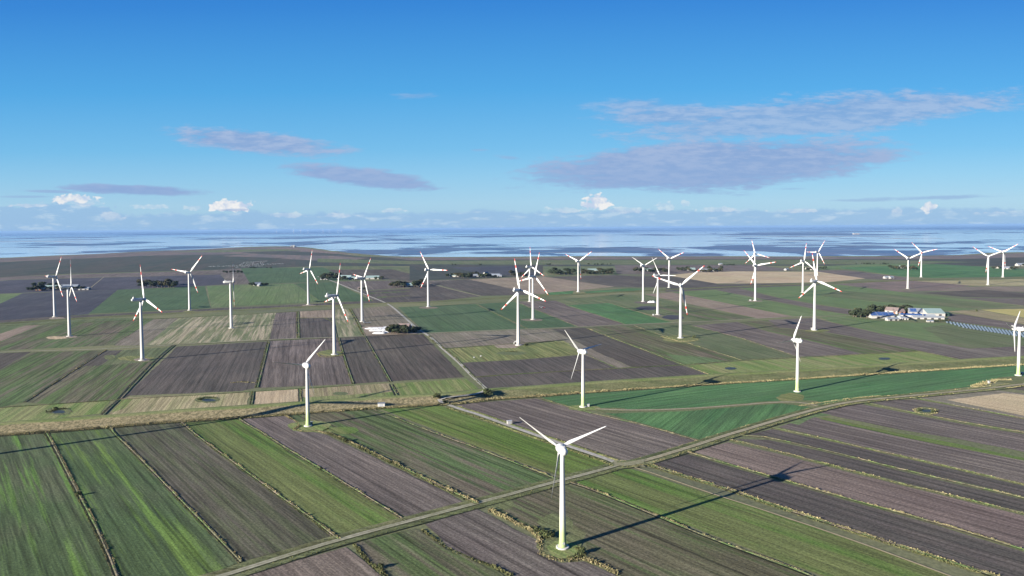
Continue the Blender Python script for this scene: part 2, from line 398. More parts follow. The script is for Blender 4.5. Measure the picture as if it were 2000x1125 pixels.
# far strips first
for st, px in [
 ('marsh', [(-500,514),(0,506),(300,494),(620,497),(800,505),(1100,504),(1500,503),(2010,500),(2500,500),(2500,520),(2010,520),(1500,519),(1100,520),(620,520),(400,528),(100,536),(-500,545)]),
 ('marshbrn', [(-500,513),(0,505),(130,499),(300,491),(430,485),(580,482),(612,490),(648,495),(670,501),(720,504),(690,508),(600,500),(500,496),(300,499),(0,512),(-500,520)]),
 ('marshbrn', [(430,500),(560,492),(640,499),(700,506),(620,509),(520,504)]),
 ('olive', [(330,492),(430,488),(560,486),(600,489),(520,491),(420,493)]),
 ('marsh', [(470,493),(560,490),(660,496),(700,500),(600,499),(520,497)]),
 ('mauve2', [(520,484.5),(590,484),(640,491),(700,497),(640,495),(580,488)]),
 ('marshbrn', [(760,503),(1000,503),(1400,502),(1760,502),(2010,494),(2500,490),(2500,500),(2010,502),(1880,506),(1500,506),(1000,507),(800,508)]),
 ('olive', [(620,505),(800,510),(1100,508),(1500,507),(1750,508),(1900,512),(1750,516),(1400,517),(1100,517),(800,516),(620,512)]),
 ('marsh', [(-60,514),(200,506),(420,500),(560,504),(500,510),(440,526),(100,536),(-60,545)]),
 ('mauve', [(-60,546),(45,539),(400,529),(400,537),(20,546),(-60,556)]),
 ('darkblue', [(-60,556),(20,547),(400,537),(430,536),(448,555),(400,558),(230,566),(44,572),(-60,576)]),
 ('darkblue', [(-60,578),(44,573),(230,566),(172,614),(0,626),(-60,630)]),
 ('lgreen', [(-60,577),(44,573),(0,593),(-60,612)]),
 ('dgreen', [(173,613),(231,566),(400,559),(411,602)]),
 ('lgreen', [(404,559),(574,554),(626,589),(413,601)]),
 ('dgreen', [(576,554),(650,550),(728,588),(629,590)]),
 ('mauve', [(400,529),(470,524),(492,554),(450,556),(431,536),(400,536)]),
 ('dgreen', [(470,524),(630,522),(670,536),(700,547),(490,556)]),
 ('olive', [(630,521),(690,520),(800,522),(800,536),(766,526),(640,526)]),
 ('dark', [(640,527),(766,526),(811,537),(800,548),(672,542)]),
 ('mauve', [(650,550),(776,548),(840,548),(915,546),(830,560),(700,568)]),
 ('dark', [(700,569),(800,564),(850,580),(800,592),(756,592),(730,588)]),
 ('olivebrn', [(716,572),(800,568),(804,570),(722,574)]),
 ('olivebrn', [(734,580),(820,575),(826,577),(740,582)]),
 ('dark', [(840,552),(916,545),(1052,576),(940,578)]),
 ('dark', [(800,561),(838,554),(938,579),(852,588),(800,592)]),
 ('marsh', [(800,516),(1060,518),(1060,538),(915,545),(800,548)]),
 ('darkblue', [(878,522),(1010,519),(1050,536),(960,538)]),
 ('stubble', [(916,546),(1060,540),(1200,560),(1130,567),(1052,575)]),
 ('dark', [(1072,541),(1200,537),(1262,541),(1400,553),(1400,558),(1340,562),(1200,560)]),
 ('green', [(1064,572),(1120,568),(1118,576),(1070,577)]), ('green', [(1140,570),(1230,563),(1262,564),(1220,571),(1150,574)]),
 ('olive', [(1060,520),(1210,520),(1210,537),(1072,540)]),
 ('mauve', [(1200,518),(1480,518),(1560,528),(1440,531),(1300,536),(1205,535)]),
 ('dark', [(1250,540),(1305,538),(1400,554),(1330,548)]),
 ('straw', [(1305,538),(1360,532),(1440,530),(1600,531),(1690,544),(1620,551),(1520,553),(1400,554)]),
 ('dark', [(1300,563),(1400,556),(1500,554),(1600,554),(1600,557),(1440,563),(1300,570)]),
 ('lgreen', [(1560,522),(1690,516),(1830,515),(1700,526),(1600,527)]),
 ('green', [(1640,523),(1830,516),(2010,526),(2010,540),(1820,543),(1760,540)]),
 ('mauve', [(1590,528),(1650,528),(1770,542),(1780,548),(1690,545),(1600,535)]),
 ('mauve2', [(1630,555),(1780,548),(1900,557),(1820,568),(1760,570)]),
 ('tan', [(1790,549),(2010,545),(2010,558),(1900,558)]), ('brown', [(1880,560),(2010,559),(2010,570),(1820,568)]),
 ('dark', [(1800,572),(1920,566),(2010,573),(2010,582),(1880,580)]), ('mauve', [(1880,582),(2010,583),(2010,598),(1960,592)]),
]: field(st, px, AM)
for st, px, an in [
 # between far bank and lane
 ('dark', [(-60,634),(-60,627),(200,614),(400,604),(600,594),(740,587),(752,592),(600,600),(400,610),(200,621)], AM),
 ('olive', [(-60,640),(0,634),(200,622),(300,621),(225,674),(0,685),(-60,690)], AM),
 ('stubble', [(-60,660),(0,652),(50,636),(78,635),(0,667),(-60,690)], AM),
 ('olivebrn', [(82,635),(300,623),(225,674),(60,682),(0,684),(0,668)], AM),
 ('brown', [(299,624),(348,621),(285,675),(222,675)], AM),
 ('tanstripe', [(349,621),(538,611),(525,664),(286,674)], AM),
 ('mauve', [(539,611),(581,609),(582,661),(526,664)], AM),
 ('stubble', [(585,608),(652,604),(652,620),(600,622),(585,620)], AM),
 ('dark', [(585,622),(648,621),(657,660),(584,661)], AM),
 ('tanstripe', [(652,604),(681,603),(710,655),(660,659)], AM),
 ('brown', [(686,603),(765,597),(818,646),(800,651),(716,655)], AM),
 ('dgreen', [(778,600),(930,594),(1030,643),(832,651)], AM),
 ('dgreen', [(933,594),(1005,589),(1126,638),(1035,643)], AM),
 ('mauve', [(1007,589),(1085,587),(1105,595),(1220,633),(1130,638)], AM),
 ('green', [(1105,596),(1190,592),(1314,630),(1224,634)], AM),
 ('olive', [(1087,586),(1200,576),(1260,575),(1300,586),(1400,608),(1482,622),(1320,630),(1192,591),(1107,594)], AM),
 ('olivebrn', [(1270,600),(1330,596),(1480,622),(1380,627)], AM),
 ('stubble', [(1258,575),(1312,571),(1548,618),(1480,622)], AM),
 ('lgreen', [(1314,571),(1396,566),(1470,582),(1600,606),(1665,616),(1550,618)], AM),
 ('mauve', [(1397,566),(1440,563),(1520,582),(1600,596),(1690,609),(1668,616),(1600,605)], AM),
 ('lgreen', [(1443,562),(1600,556),(1640,556),(1770,572),(1990,597),(1850,608),(1692,608),(1600,595),(1520,581)], AM),
 ('olive', [(1640,567),(1990,597),(1900,603),(1700,588),(1600,578)], AM),
 ('yellow', [(1915,605),(2010,603),(2010,622),(1960,613)], AM),
 ('tan', [(1850,608),(1914,606),(1960,614),(2010,623),(2010,635),(1880,613)], AM),
 ('mauve', [(1852,614),(1880,614),(2010,636),(2010,652),(1960,640),(1850,627)], AM),
 ('lgreen', [(1600,619),(1665,617),(1700,625),(1780,630),(1850,632),(1960,652),(2010,662),(2010,676),(1895,680),(1725,652),(1625,629)], AM),
 ('olive', [(1800,640),(1850,634),(1960,654),(2010,664),(2010,676),(1895,680),(1860,674)], AM),
 ('mauve', [(1500,625),(1590,621),(1620,629),(1725,653),(1895,681),(2010,676),(2010,697),(1872,702),(1795,685),(1660,657),(1600,647),(1520,640)], AM),
 # right of the concrete road
 ('brown', [(839,652),(1000,645),(1068,643),(1108,664),(1000,671),(870,681)], AM),
 ('rough', [(871,682),(1000,672),(1105,666),(1141,692),(1000,703),(901,708)], AM),
 ('bare', [(962,673),(1032,670),(1006,680),(972,680)], AM),
 ('dark', [(903,709),(1000,704),(1141,693),(1204,719),(1000,731),(926,737)], AM),
 ('brown', [(1068,643),(1076,643),(1165,687),(1232,717),(1204,719),(1143,694)], AM),
 ('dark', [(1077,643),(1144,640),(1190,659),(1225,673),(1332,713),(1234,717),(1167,688)], AM),
 ('olivebrn', [(1148,639),(1238,636),(1262,646),(1447,704),(1336,712),(1227,672),(1188,657)], AM),
 ('lgreen', [(1300,692),(1380,698),(1420,706),(1338,712)], AM),
 ('olive', [(1244,636),(1346,634),(1430,657),(1500,680),(1560,699),(1448,704),(1325,664)], AM),
 ('mauve', [(1350,636),(1440,629),(1500,648),(1562,661),(1688,692),(1562,699),(1500,679),(1430,656)], AM),
 ('olivebrn', [(1442,629),(1500,625),(1522,641),(1600,648),(1660,658),(1796,686),(1690,692),(1562,660),(1500,647)], AM),
 ('grass', [(1346,714),(1450,705),(1600,697),(1796,686),(1872,702),(1725,713),(1500,725),(1390,731)], AM),
 ('dark', [(926,738),(1000,732),(1205,720),(1332,714),(1385,732),(1250,741),(1125,750),(1000,759),(957,762)], AM),
 ('grass', [(960,764),(1125,752),(1250,744),(1250,748),(1125,757),(960,770)], AM),
 # left-middle
 ('dark', [(-60,694),(0,690),(62,687),(0,722),(-60,742)], AM),
 ('olivebrn', [(-60,745),(0,723),(65,688),(205,684),(122,737),(48,785),(0,796),(-60,800)], AM),
 ('olivebrn', [(51,786),(125,738),(160,715),(215,712),(302,706),(228,781),(100,790)], AM),
 ('dark', [(205,685),(240,684),(196,714),(161,715)], AM),
 ('olive', [(241,684),(334,678),(304,705),(198,714)], AM),
 ('dark', [(346,677),(523,667),(501,757),(470,764),(252,773),(240,779)], AM),
 ('mauve', [(528,666),(660,660),(672,697),(688,750),(506,758)], AM),
 ('dark', [(664,660),(711,657),(762,745),(691,750)], AM),
 ('dark', [(716,656),(826,653),(908,737),(764,745)], AM),
 ('grass', [(-60,806),(0,797),(215,783),(196,808),(0,828),(-60,834)], AM),
 ('tan', [(236,781),(250,777),(424,769),(489,765),(483,790),(325,803),(212,812)], AM),
 ('grass', [(236,781),(262,778),(244,798),(218,806)], AM),
 ('straw', [(500,765),(584,760),(583,784),(497,790)], AM),
 ('tan', [(590,760),(760,749),(774,771),(650,782),(590,786)], AM),
 ('grass', [(590,777),(774,765),(780,772),(650,784),(590,788)], AM),
 ('grass', [(768,749),(910,740),(935,760),(850,769),(782,774)], AM),
 # foreground, between bank and road
 ('stripe', [(-400,875),(-60,860),(0,853),(87,848),(98,868),(150,967),(174,1012),(222,1125),(240,1185),(-500,1300)], A1),
 ('stripe', [(96,848),(211,836),(250,876),(307,935),(375,1005),(465,1100),(400,1125),(240,1170),(230,1122),(180,1012),(156,967),(108,872)], A1),
 ('sproutbrn', [(221,835),(348,826),(400,866),(500,940),(558,982),(610,1018),(650,1050),(500,1090),(475,1096),(380,1000),(311,930),(254,872)], A1),
 ('bright', [(360,825),(460,818),(508,846),(550,874),(626,920),(710,970),(788,1016),(672,1049),(614,1013),(562,978),(500,932),(404,862)], A1),
 ('mauve', [(470,817),(555,810),(578,823),(575,836),(602,842),(638,850),(674,868),(770,913),(872,962),(905,981),(804,1015),(716,968),(630,916),(554,870),(514,845)], A1),
 ('olivebrn', [(558,811),(640,803),(720,799),(760,814),(823,839),(930,879),(1000,905),(1080,937),(1000,962),(932,974),(880,950),(760,892),(664,850),(600,830)], A1),
 ('bright', [(742,797),(858,792),(988,838),(1060,864),(1110,880),(1192,903),(1106,933),(1080,926),(1000,897),(850,841)], A1),
 ('mauve', [(890,791),(950,785),(1047,778),(1117,799),(1262,833),(1366,864),(1242,899),(1222,901),(1122,867),(1000,829)], A1),
 ('green', [(1057,777),(1150,768),(1250,762),(1500,746),(1750,729),(2010,713),(2010,742),(1930,744),(1900,755),(1750,771),(1660,780),(1602,791),(1560,784),(1500,784),(1325,799),(1220,802),(1166,798),(1120,796)], rad(25)),
 ('green', [(1180,808),(1325,804),(1525,788),(1590,796),(1500,824),(1375,861),(1264,830)], rad(60)),
 ('dark', [(1272,905),(1345,888),(1500,935),(1650,978),(1825,1025),(2010,1082),(2200,1140),(2200,1220),(1925,1118),(1720,1054),(1500,982),(1425,955)], A1),
 ('bright', [(1122,941),(1213,916),(1235,917),(1388,966),(1500,1001),(1675,1061),(1850,1125),(2000,1185),(1800,1190),(1650,1140),(1500,1086),(1285,1005),(1155,953)], A1),
 ('olivebrn', [(985,976),(1105,946),(1155,962),(1285,1015),(1400,1062),(1500,1098),(1590,1134),(1700,1190),(1320,1190),(1207,1122),(1150,1090),(1140,1050),(1110,1020),(1060,1015),(1050,1035),(1000,1012),(962,992)], A1),
 ('mauve', [(830,1025),(930,994),(955,1006),(1000,1032),(1050,1056),(1056,1086),(1095,1100),(1140,1097),(1200,1123),(1300,1185),(1100,1185),(962,1104),(875,1069)], A1),
 ('olivebrn', [(692,1062),(806,1033),(824,1036),(870,1072),(960,1108),(1090,1185),(830,1185),(717,1094)], A1),
 ('mauve2', [(480,1122),(676,1069),(712,1097),(820,1185),(300,1185)], A1),
 # right block
 ('mauve2', [(1356,883),(1422,864),(1500,882),(1640,918),(1800,958),(2010,1010),(2200,1060),(2200,1135),(2010,1074),(1825,1018),(1650,971),(1500,928)], A1),
 ('dark', [(1434,857),(1500,859),(1640,890),(1750,918),(2010,979),(2200,1025),(2200,1052),(2010,1002),(1800,951),(1640,911),(1500,875)], A1),
 ('dark', [(1462,849),(1510,838),(1600,858),(1700,880),(1825,909),(2010,952),(2200,998),(2200,1018),(2010,972),(1750,912),(1500,852)], A1),
 ('mauve', [(1520,834),(1582,813),(1610,819),(1750,850),(1875,874),(2010,902),(2200,945),(2200,990),(2010,946),(1825,903),(1600,852)], A1),
 ('mauve', [(1597,806),(1645,793),(1676,788),(1800,813),(1912,834),(2010,850),(2200,885),(2200,925),(2010,885),(1875,858),(1750,838)], A1),
 ('mauve', [(1692,784),(1790,780),(1870,795),(2010,821),(2200,855),(2200,880),(2010,844),(1912,828),(1800,808)], A1),
 ('brown', [(1790,776),(1950,763),(2010,769),(2200,790),(2200,850),(2010,818),(1875,793)], A1),
 ('straw', [(1850,781),(1960,768),(2010,772),(2200,795),(2200,846),(2010,814),(1930,798)], A1),
 ('dark', [(1958,756),(2010,752),(2200,745),(2200,780),(2010,765)], A1),
 ('bright', [(1610,815),(1640,821),(1750,845),(1875,868),(2010,897),(2010,902),(1875,876),(1750,852),(1600,818)], A1),
 ('lgreen', [(1540,826),(1600,806),(1625,811),(1590,815),(1560,830)], A1),
]: field(st, px, an)
def patch(style, cx, cy, rx, ry, z=.42, n=18, seed=0):
    r = random.Random(seed+cx)
    px = [(cx+math.cos(t*6.283/n)*rx*r.uniform(.85, 1.12), cy+math.sin(t*6.283/n)*ry*r.uniform(.85, 1.12)) for t in range(n)]
    o = sheet({'grass': 'grass_patch', 'olive': 'grass_patch', 'verge': 'grass_patch', 'rough': 'grass_patch'}.get(style, 'earth_patch'), px, field_mat(style, 0), VP1, .19+(z-.41)*.4, .5, 4)
    return o
# ground round the turbine feet and other patches
patch('verge', 1095, 1055, 48, 36); patch('grass', 1100, 1074, 32, 17, .46)
patch('verge', 1085, 1022, 34, 18, .44)
patch('grass', 605, 834, 42, 12); patch('bright', 668, 841, 34, 7); patch('olivebrn', 640, 815, 60, 10, .41)
patch('grass', 1140, 797, 30, 6); patch('verge', 1195, 801, 30, 4.5)
patch('rough', 1545, 777, 28, 9); patch('verge', 1568, 787, 36, 5, .44); patch('verge', 1985, 742, 45, 7)
patch('rough', 645, 690, 24, 6.5); patch('rough', 1330, 662, 36, 7, .42); patch('bare', 278, 703, 16, 3.5); patch('rough', 265, 700, 36, 5, .41)
patch('bare', 136, 658, 16, 2.4); patch('bare', 112, 622, 16, 2.6); patch('rough', 371, 610, 14, 3); patch('bare', 604, 597, 14, 2)
patch('brown', 836, 601, 20, 2.4); patch('brown', 1040, 625, 22, 2.6); patch('brown', 1035, 590, 12, 1.5)
patch('darkblue', 1315, 620, 22, 4.5); patch('brown', 1283, 617, 12, 2); patch('darkblue', 1265, 602, 22, 4); patch('mauve', 1262, 591, 24, 2.4)
patch('rough', 1595, 646, 24, 2.6); patch('bare', 1475, 588, 16, 1.4); patch('brown', 1775, 566, 22, 2.4); patch('olive', 665, 769, 16, 3.4, .44)
patch('verge', 1808, 803, 26, 8, .44); patch('verge', 115, 804, 26, 7); patch('verge', 406, 781, 24, 6.5)
patch('olive', 1000, 690, 30, 4); patch('verge', 215, 698, 12, 5); patch('straw', 110, 660, 20, 3, .43)
patch('brown', 705, 632, 16, 3); patch('verge', 975, 985, 30, 12, .43)
def pond(cx, cy, rx, ry, seed):
    r = random.Random(seed); n = 16
    px = [(cx+math.cos(t*6.283/n)*rx*r.uniform(.8, 1.15), cy+math.sin(t*6.283/n)*ry*r.uniform(.8, 1.15)) for t in range(n)]
    o = sheet('pond_water', px, M_POND, 0, .26, .3, 3)
for a in ((114, 805, 14, 3), (408, 782, 13, 3), (1427, 720, 11, 2.6), (1728, 701, 12, 2.2), (1812, 803, 12, 2.6)): pond(*a, a[0])
# ------------------------------------------------------------------ roads, tracks, bank, ditches
# the main bank across the picture
bank_px = [(-90,845),(0,838),(100,831),(215,823),(350,812),(500,803),(650,792),(760,785),(850,780),(885,779),(950,770),(1050,764),(1125,758),(1250,750),(1388,741),(1500,735),(1625,727),(1750,719),(1875,711),(2000,704),(2120,698)]
bank_pts = resample(smooth_line(polyline(bank_px), 2), 12)
PROF = ((-17, .02), (-13, .5), (-6, 3.5), (-2.2, 4.0), (2.2, 4.0), (6, 3.2), (13, .6), (16, .05))
m, nt = newmat('bank_grass'); tcn = nt.node('ShaderNodeTexCoord'); sx = nt.node('ShaderNodeSeparateXYZ'); nt.l.new(tcn.outputs['UV'], sx.inputs[0]); so = nt.node('ShaderNodeSeparateXYZ'); nt.l.new(tcn.outputs['Object'], so.inputs[0])
g1 = nt.noise(tcn.outputs['Object'], .5, 5, .8); g2 = nt.noise(nt.mapv(tcn.outputs['Object'], (.03, .12, .1)), 1, 4, .6)
sunlit_crest = nt.mix(nt.ramp(g2, .4, .6), (.120, .150, .052), (.165, .175, .075)); face = nt.mix(nt.ramp(g2, .4, .6), (.080, .092, .042), (.115, .118, .058)); dry = nt.mix(nt.ramp(g1, .4, .6), (.125, .112, .062), (.215, .18, .105))  # top of bank painted lighter as if sunlit; near face is darker grass
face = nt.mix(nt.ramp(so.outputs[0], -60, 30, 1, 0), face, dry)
cc = nt.mix(nt.ramp(nt.math('ADD', sx.outputs[0], nt.math('MULTIPLY', nt.math('SUBTRACT', g2, .5), .10)), .60, .70), sunlit_crest, face)
hh = nt.node('ShaderNodeHueSaturation'); nt.put(hh.inputs['Color'], cc); nt.put(hh.inputs['Value'], nt.ramp(g1, .3, .7, .68, 1.32)); finish(nt, hh.outputs[0], .95, g1, .5, .3, spec=.1)
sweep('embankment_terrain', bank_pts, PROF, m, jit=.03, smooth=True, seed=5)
def bank_h(p):
    best = (1e9, 0)
    for a, c in zip(bank_pts, bank_pts[1:]):
        d = c-a; t = max(0, min(1, ((p.x-a.x)*d.x+(p.y-a.y)*d.y)/(d.x*d.x+d.y*d.y))); q = a+d*t
        ds = math.hypot(p.x-q.x, p.y-q.y)
        if ds < best[0]: best = (ds, ds*(1 if (p.x-q.x)*d.y-(p.y-q.y)*d.x > 0 else -1))
    o = best[1]
    if o <= PROF[0][0] or o >= PROF[-1][0]: return 0.0
    for (o0, h0), (o1, h1) in zip(PROF, PROF[1:]):
        if o0 <= o <= o1: return h0+(h1-h0)*(o-o0)/(o1-o0)
    return 0.0
def GB(x, y):
    z = 0.0
    for _ in range(25): z += (bank_h(G(x, y, z))-z)*.3
    return G(x, y, z)
def polyline_bank(px):
    pts = [G(*q) for q in px]; out = []
    for (x0, y0), (x1, y1) in zip(px, px[1:]):
        n = 6 if y0 > 740 and y1 > 740 else 1
        for k in range(n): out.append(GB(x0+(x1-x0)*k/n, y0+(y1-y0)*k/n))
    out.append(GB(*px[-1])); return out
def road(px, w, mat, name='road', z=.30, it=2, step=14, drape=False):
    pts = resample(smooth_line(polyline_bank(px) if drape else polyline(px), it), step)
    sweep(name, pts, ((-w/2, z-.0), (0, z+.03), (w/2, z)), mat, jit=.03, seed=len(px)); return pts
R_main = road([(250,1178),(330,1154),(430,1127),(500,1105),(650,1058),(800,1018),(925,985),(1000,965),(1087,941),(1165,921),(1210,908)], 3.3, M_LANE)
R_e = road([(1210,908),(1245,905),(1350,873),(1420,850),(1462,838),(1500,826),(1595,799),(1660,785),(1750,776),(1850,767),(1950,757),(2000,750),(2120,742)], 3.7, M_TRACK, z=.33)
R_conc = road([(1210,908),(1190,899),(1122,876),(1060,855),(1000,834),(950,816),(930,809),(900,800),(875,791),(862,786),(858,781),(870,777),(900,774),(930,770),(945,765),(948,759),(938,750),(915,728),(895,707),(865,682),(837,655),(820,647),(790,620),(767,600),(756,593)], 3.8, M_ROAD, z=.36, drape=True)
sheet('road', [(1190,909),(1200,901),(1215,899),(1235,902),(1262,897),(1254,908),(1262,914),(1240,911),(1215,911)], M_ROAD, 0, .42, .2, 3)
road([(756,593),(735,584),(705,572),(680,562),(650,549),(620,540)], 4, M_ROAD)
R_lane = road([(-60,693),(0,688),(100,685),(205,682),(285,677),(340,674),(440,668),(500,665),(584,661),(657,659),(715,656),(770,654),(830,651),(900,648),(1000,644),(1128,639),(1230,634),(1320,630),(1400,627),(1500,621),(1590,618),(1665,617)], 4.2, M_LANE)
road([(1162,799),(1222,802),(1325,800),(1440,792),(1525,785),(1570,787),(1600,794)], 3.2, M_TRACK, 'path')
road([(840,554),(880,565),(940,579)], 3, M_TRACK, 'path'); road([(176,563),(203,541)], 2, M_TRACK, 'path')
# the far low bank (old dyke line)
far_pts = resample(smooth_line(polyline([(-80,639),(0,632),(200,619),(400,609),(600,599),(752,592),(800,592),(900,586),(1000,581),(1200,571),(1400,561),(1600,554),(1720,549),(1900,545),(2100,540)]), 2), 40)
sweep('far_bank_terrain', far_pts, ((-11, 0.0), (-6, .8), (-3, 1.0), (3, 1.0), (6, .8), (13, 0.0)), field_mat('verge', 2), jit=.05, smooth=True)
def off(pts, d):
    n = normals(pts); return [p+q*d for p, q in zip(pts, n)]
# reeds and ditch on the near foot of the bank (offset sign: normals point towards the camera side)
foot = off(bank_pts, 17.5)
scatter_tufts('reeds', [foot], M_REED, 3.0, 11.0, .6, 1.6, 11)
scatter_tufts('ditch_grass', [off(bank_pts, 20)], M_VERG, 1.4, 2.5, .4, 1.0, 12)
scatter_tufts('ditch_grass', [off(bank_pts, 9)], M_VERG, 3.5, 1.6, .3, .6, 19)
sweep('ditch_water', off(bank_pts, 20.8), ((-.7, .28), (.7, .28)), M_DITCH)
sweep('ditch_water', off(bank_pts, -18.5), ((-.6, .28), (.6, .28)), M_DITCH)
left_bank = [p for p in bank_pts if p.x < 10]
scatter_tufts('dry_grass', [off(left_bank, 11)], M_REED, 8, 3.2, .25, .6, 23)
scatter_tufts('dry_grass', [off(left_bank, 15)], M_REED, 3, 5, .5, 1.2, 24)
# ditches
def ditch(px, w=1.6, veg='reed', dens=4.0, h=1.2, bank=.32, seed=0, it=1, dark=1.0, reed_side=-1):
    pts = resample(smooth_line(polyline(px), it), 9)
    W = w*(.72 if pts[0].y < 620 else .9)
    sweep('ditch_bank_ground', pts, ((-W*1.2, .18), (-W*.8, .18+bank*.8), (-W*.35, .18+bank), (W*.12, .20), (W*1.15, .18)), field_mat('olivebrn', 1), jit=.14, seed=seed)
    sweep('ditch_water', pts, ((W*.05, .25), (W*(.15+.62*dark), .25)), M_DITCH, jit=.12, seed=seed)
    if veg in ('reed', 'both'): REED.append((off(pts, reed_side*W*.9), W*.55, dens, h))
    if veg in ('grass', 'both'): VERG.append((off(pts, -reed_side*W*.8), W*.5, dens*.8, h*.7)); 
    if veg == 'grass': VERG.append((off(pts, reed_side*W*.8), W*.5, dens*.6, h*.6))
    if veg == 'bush': BUSHL.append((pts, W*.8, dens, h))
    return pts
REED, VERG, BUSHL = [], [], []
ditch([(88,843),(104,871),(150,962),(175,1008),(200,1060),(228,1128),(250,1190)], 1.5, 'both', 3.5, 1.1, seed=1)
ditch([(213,832),(220,845),(250,873),(307,931),(375,1001),(460,1088),(470,1099)], 1.2, 'both', 3.0, 1.0, seed=2)
ditch([(350,822),(375,844),(400,863),(500,936),(560,980),(612,1016),(660,1054)], 1.2, 'both', 3.5, 1.1, seed=3)
ditch([(460,815),(510,845),(552,872),(627,917),(712,968),(792,1018)], 1.2, 'both', 3.0, 1.0, seed=4)
ditch([(638,845),(680,864),(775,909),(875,958),(932,985)], 1.4, 'both', 7.0, 1.8, seed=5)
ditch([(720,797),(752,809),(823,837),(935,878),(1000,903),(1090,938)], 1.3, 'reed', 5.0, 1.0, seed=6, dark=1.5)
ditch([(1112,943),(1155,957),(1285,1010),(1400,1058),(1500,1094),(1590,1128),(1700,1178)], 1.4, 'reed', 6.0, 1.0, seed=7, dark=1.9)
ditch([(1050,777),(1117,798),(1190,816),(1262,832),(1370,864)], .9, 'reed', 4.0, .8, seed=8)
ditch([(1258,905),(1300,920),(1425,957),(1500,985),(1720,1056),(1925,1121),(2100,1180)], 2.0, 'both', 7.0, 1.3, seed=9)
road([(1240,914),(1275,925),(1390,965),(1500,1000),(1675,1059),(1850,1124),(2000,1180)], 1.1, plain('dry_grass_strip', (.27, .225, .135), .9, .25, .4), 'path', z=.33)
ditch([(1342,884),(1420,907),(1500,930),(1650,974),(1825,1021),(2010,1078),(2100,1105)], 1.2, 'reed', 7.0, 1.1, seed=10)
ditch([(1425,859),(1500,877),(1640,914),(1800,955),(2010,1006),(2150,1042)], 1.1, 'both', 4.0, 1.0, seed=11)
ditch([(1448,851),(1500,855),(1600,877),(1750,915),(2010,976),(2150,1010)], 1.1, 'reed', 5.0, .9, seed=12)
ditch([(1507,836),(1600,855),(1700,878),(1825,906),(2010,949),(2150,982)], .9, 'both', 2.6, .9, seed=13)
ditch([(1680,786),(1800,810),(1912,831),(2010,847),(2150,875)], .8, 'reed', 4.0, .8, seed=14)
ditch([(1780,777),(1875,794),(2010,820),(2150,846)], .8, 'reed', 2.5, .8, seed=15)
ditch([(340,675),(310,700),(270,741),(235,779)], 1.8, 'grass', 2.5, 1.0, seed=16, dark=2.4)
ditch([(232,782),(214,797),(200,812)], 1.8, 'reed', 1.5, .8, seed=36, dark=2.0, reed_side=1)
ditch([(525,667),(515,707),(502,757)], 1.6, 'grass', 3.5, 1.2, seed=17, dark=1.6)
ditch([(495,765),(491,790)], 1.6, 'grass', 3, 1.2, seed=18, dark=1.6)
ditch([(585,760),(586,787)], 1.6, 'reed', 3, 1.0, seed=19, dark=1.5)
ditch([(662,660),(672,698),(690,750)], 1.2, 'grass', 4, 1.2, seed=20, dark=1.3)
ditch([(712,656),(740,705),(763,746)], 1.2, 'grass', 3, 1.0, seed=21, dark=1.4)
ditch([(763,751),(775,774)], 2.0, 'reed', 2, .8, seed=22, dark=1.5)
ditch([(684,603),(700,632),(712,655)], 2.2, 'grass', 4, 1.6, seed=23, dark=1.7)
ditch([(582,609),(583,661)], 2.0, 'grass', 3, 1.4, seed=24, dark=1.5)
ditch([(205,684),(160,713),(122,737),(47,786)], 1.3, 'reed', 5, 1.1, seed=25)
ditch([(-60,803),(0,796),(100,790),(232,781)], 1.2, 'grass', 3, 1.1, seed=26)
ditch([(235,780),(425,770),(500,765),(690,753)], .9, 'grass', 3, .9, seed=27)
ditch([(-60,836),(0,829),(200,813),(325,805),(480,795)], .8, 'grass', 3, .8, seed=28)
ditch([(838,656),(850,671),(870,682),(900,709),(925,737),(950,764)], 1.2, 'grass', 6, 1.6, seed=29)
ditch([(1142,640),(1185,657),(1225,672),(1335,714)], 1.0, 'reed', 6, .9, seed=30)
ditch([(1237,636),(1262,646),(1325,665),(1447,704)], 1.0, 'reed', 6, .9, seed=31)
ditch([(1347,636),(1430,656),(1500,678),(1560,699)], .9, 'reed', 2.5, .8, seed=32)
ditch([(1388,732),(1345,715)], 1, 'reed', 4, .9, seed=33)
ditch([(926,737),(1000,731),(1204,720),(1335,713),(1447,704),(1560,698),(1690,692),(1796,686)], .9, 'grass', 2.5, .8, seed=34)
ditch([(870,681),(1000,672),(1108,665),(1146,694),(1206,720)], .7, 'reed', 2, .6, seed=35)
ditch([(1795,686),(1872,702)], .8, 'reed', 2, .7, seed=37)
ditch([(930,595),(1030,643)], .8, 'reed', 3, .6, seed=38); ditch([(1006,590),(1128,638)], .8, 'reed', 2, .6, seed=39)
ditch([(1105,595),(1222,634)], .7, 'reed', 2, .6, seed=40); ditch([(1190,592),(1314,631)], .8, 'reed', 2.5, .6, seed=41)
ditch([(585,621),(650,621),(658,660)], .9, 'grass', 2, .8, seed=42)
ditch([(340,674),(440,669),(500,666),(660,660)], .8, 'grass', 2, .7, seed=43, dark=1.3)
ditch([(0,636),(80,634),(200,628),(349,621),(538,611),(680,603)], .9, 'grass', 2, .7, seed=44)
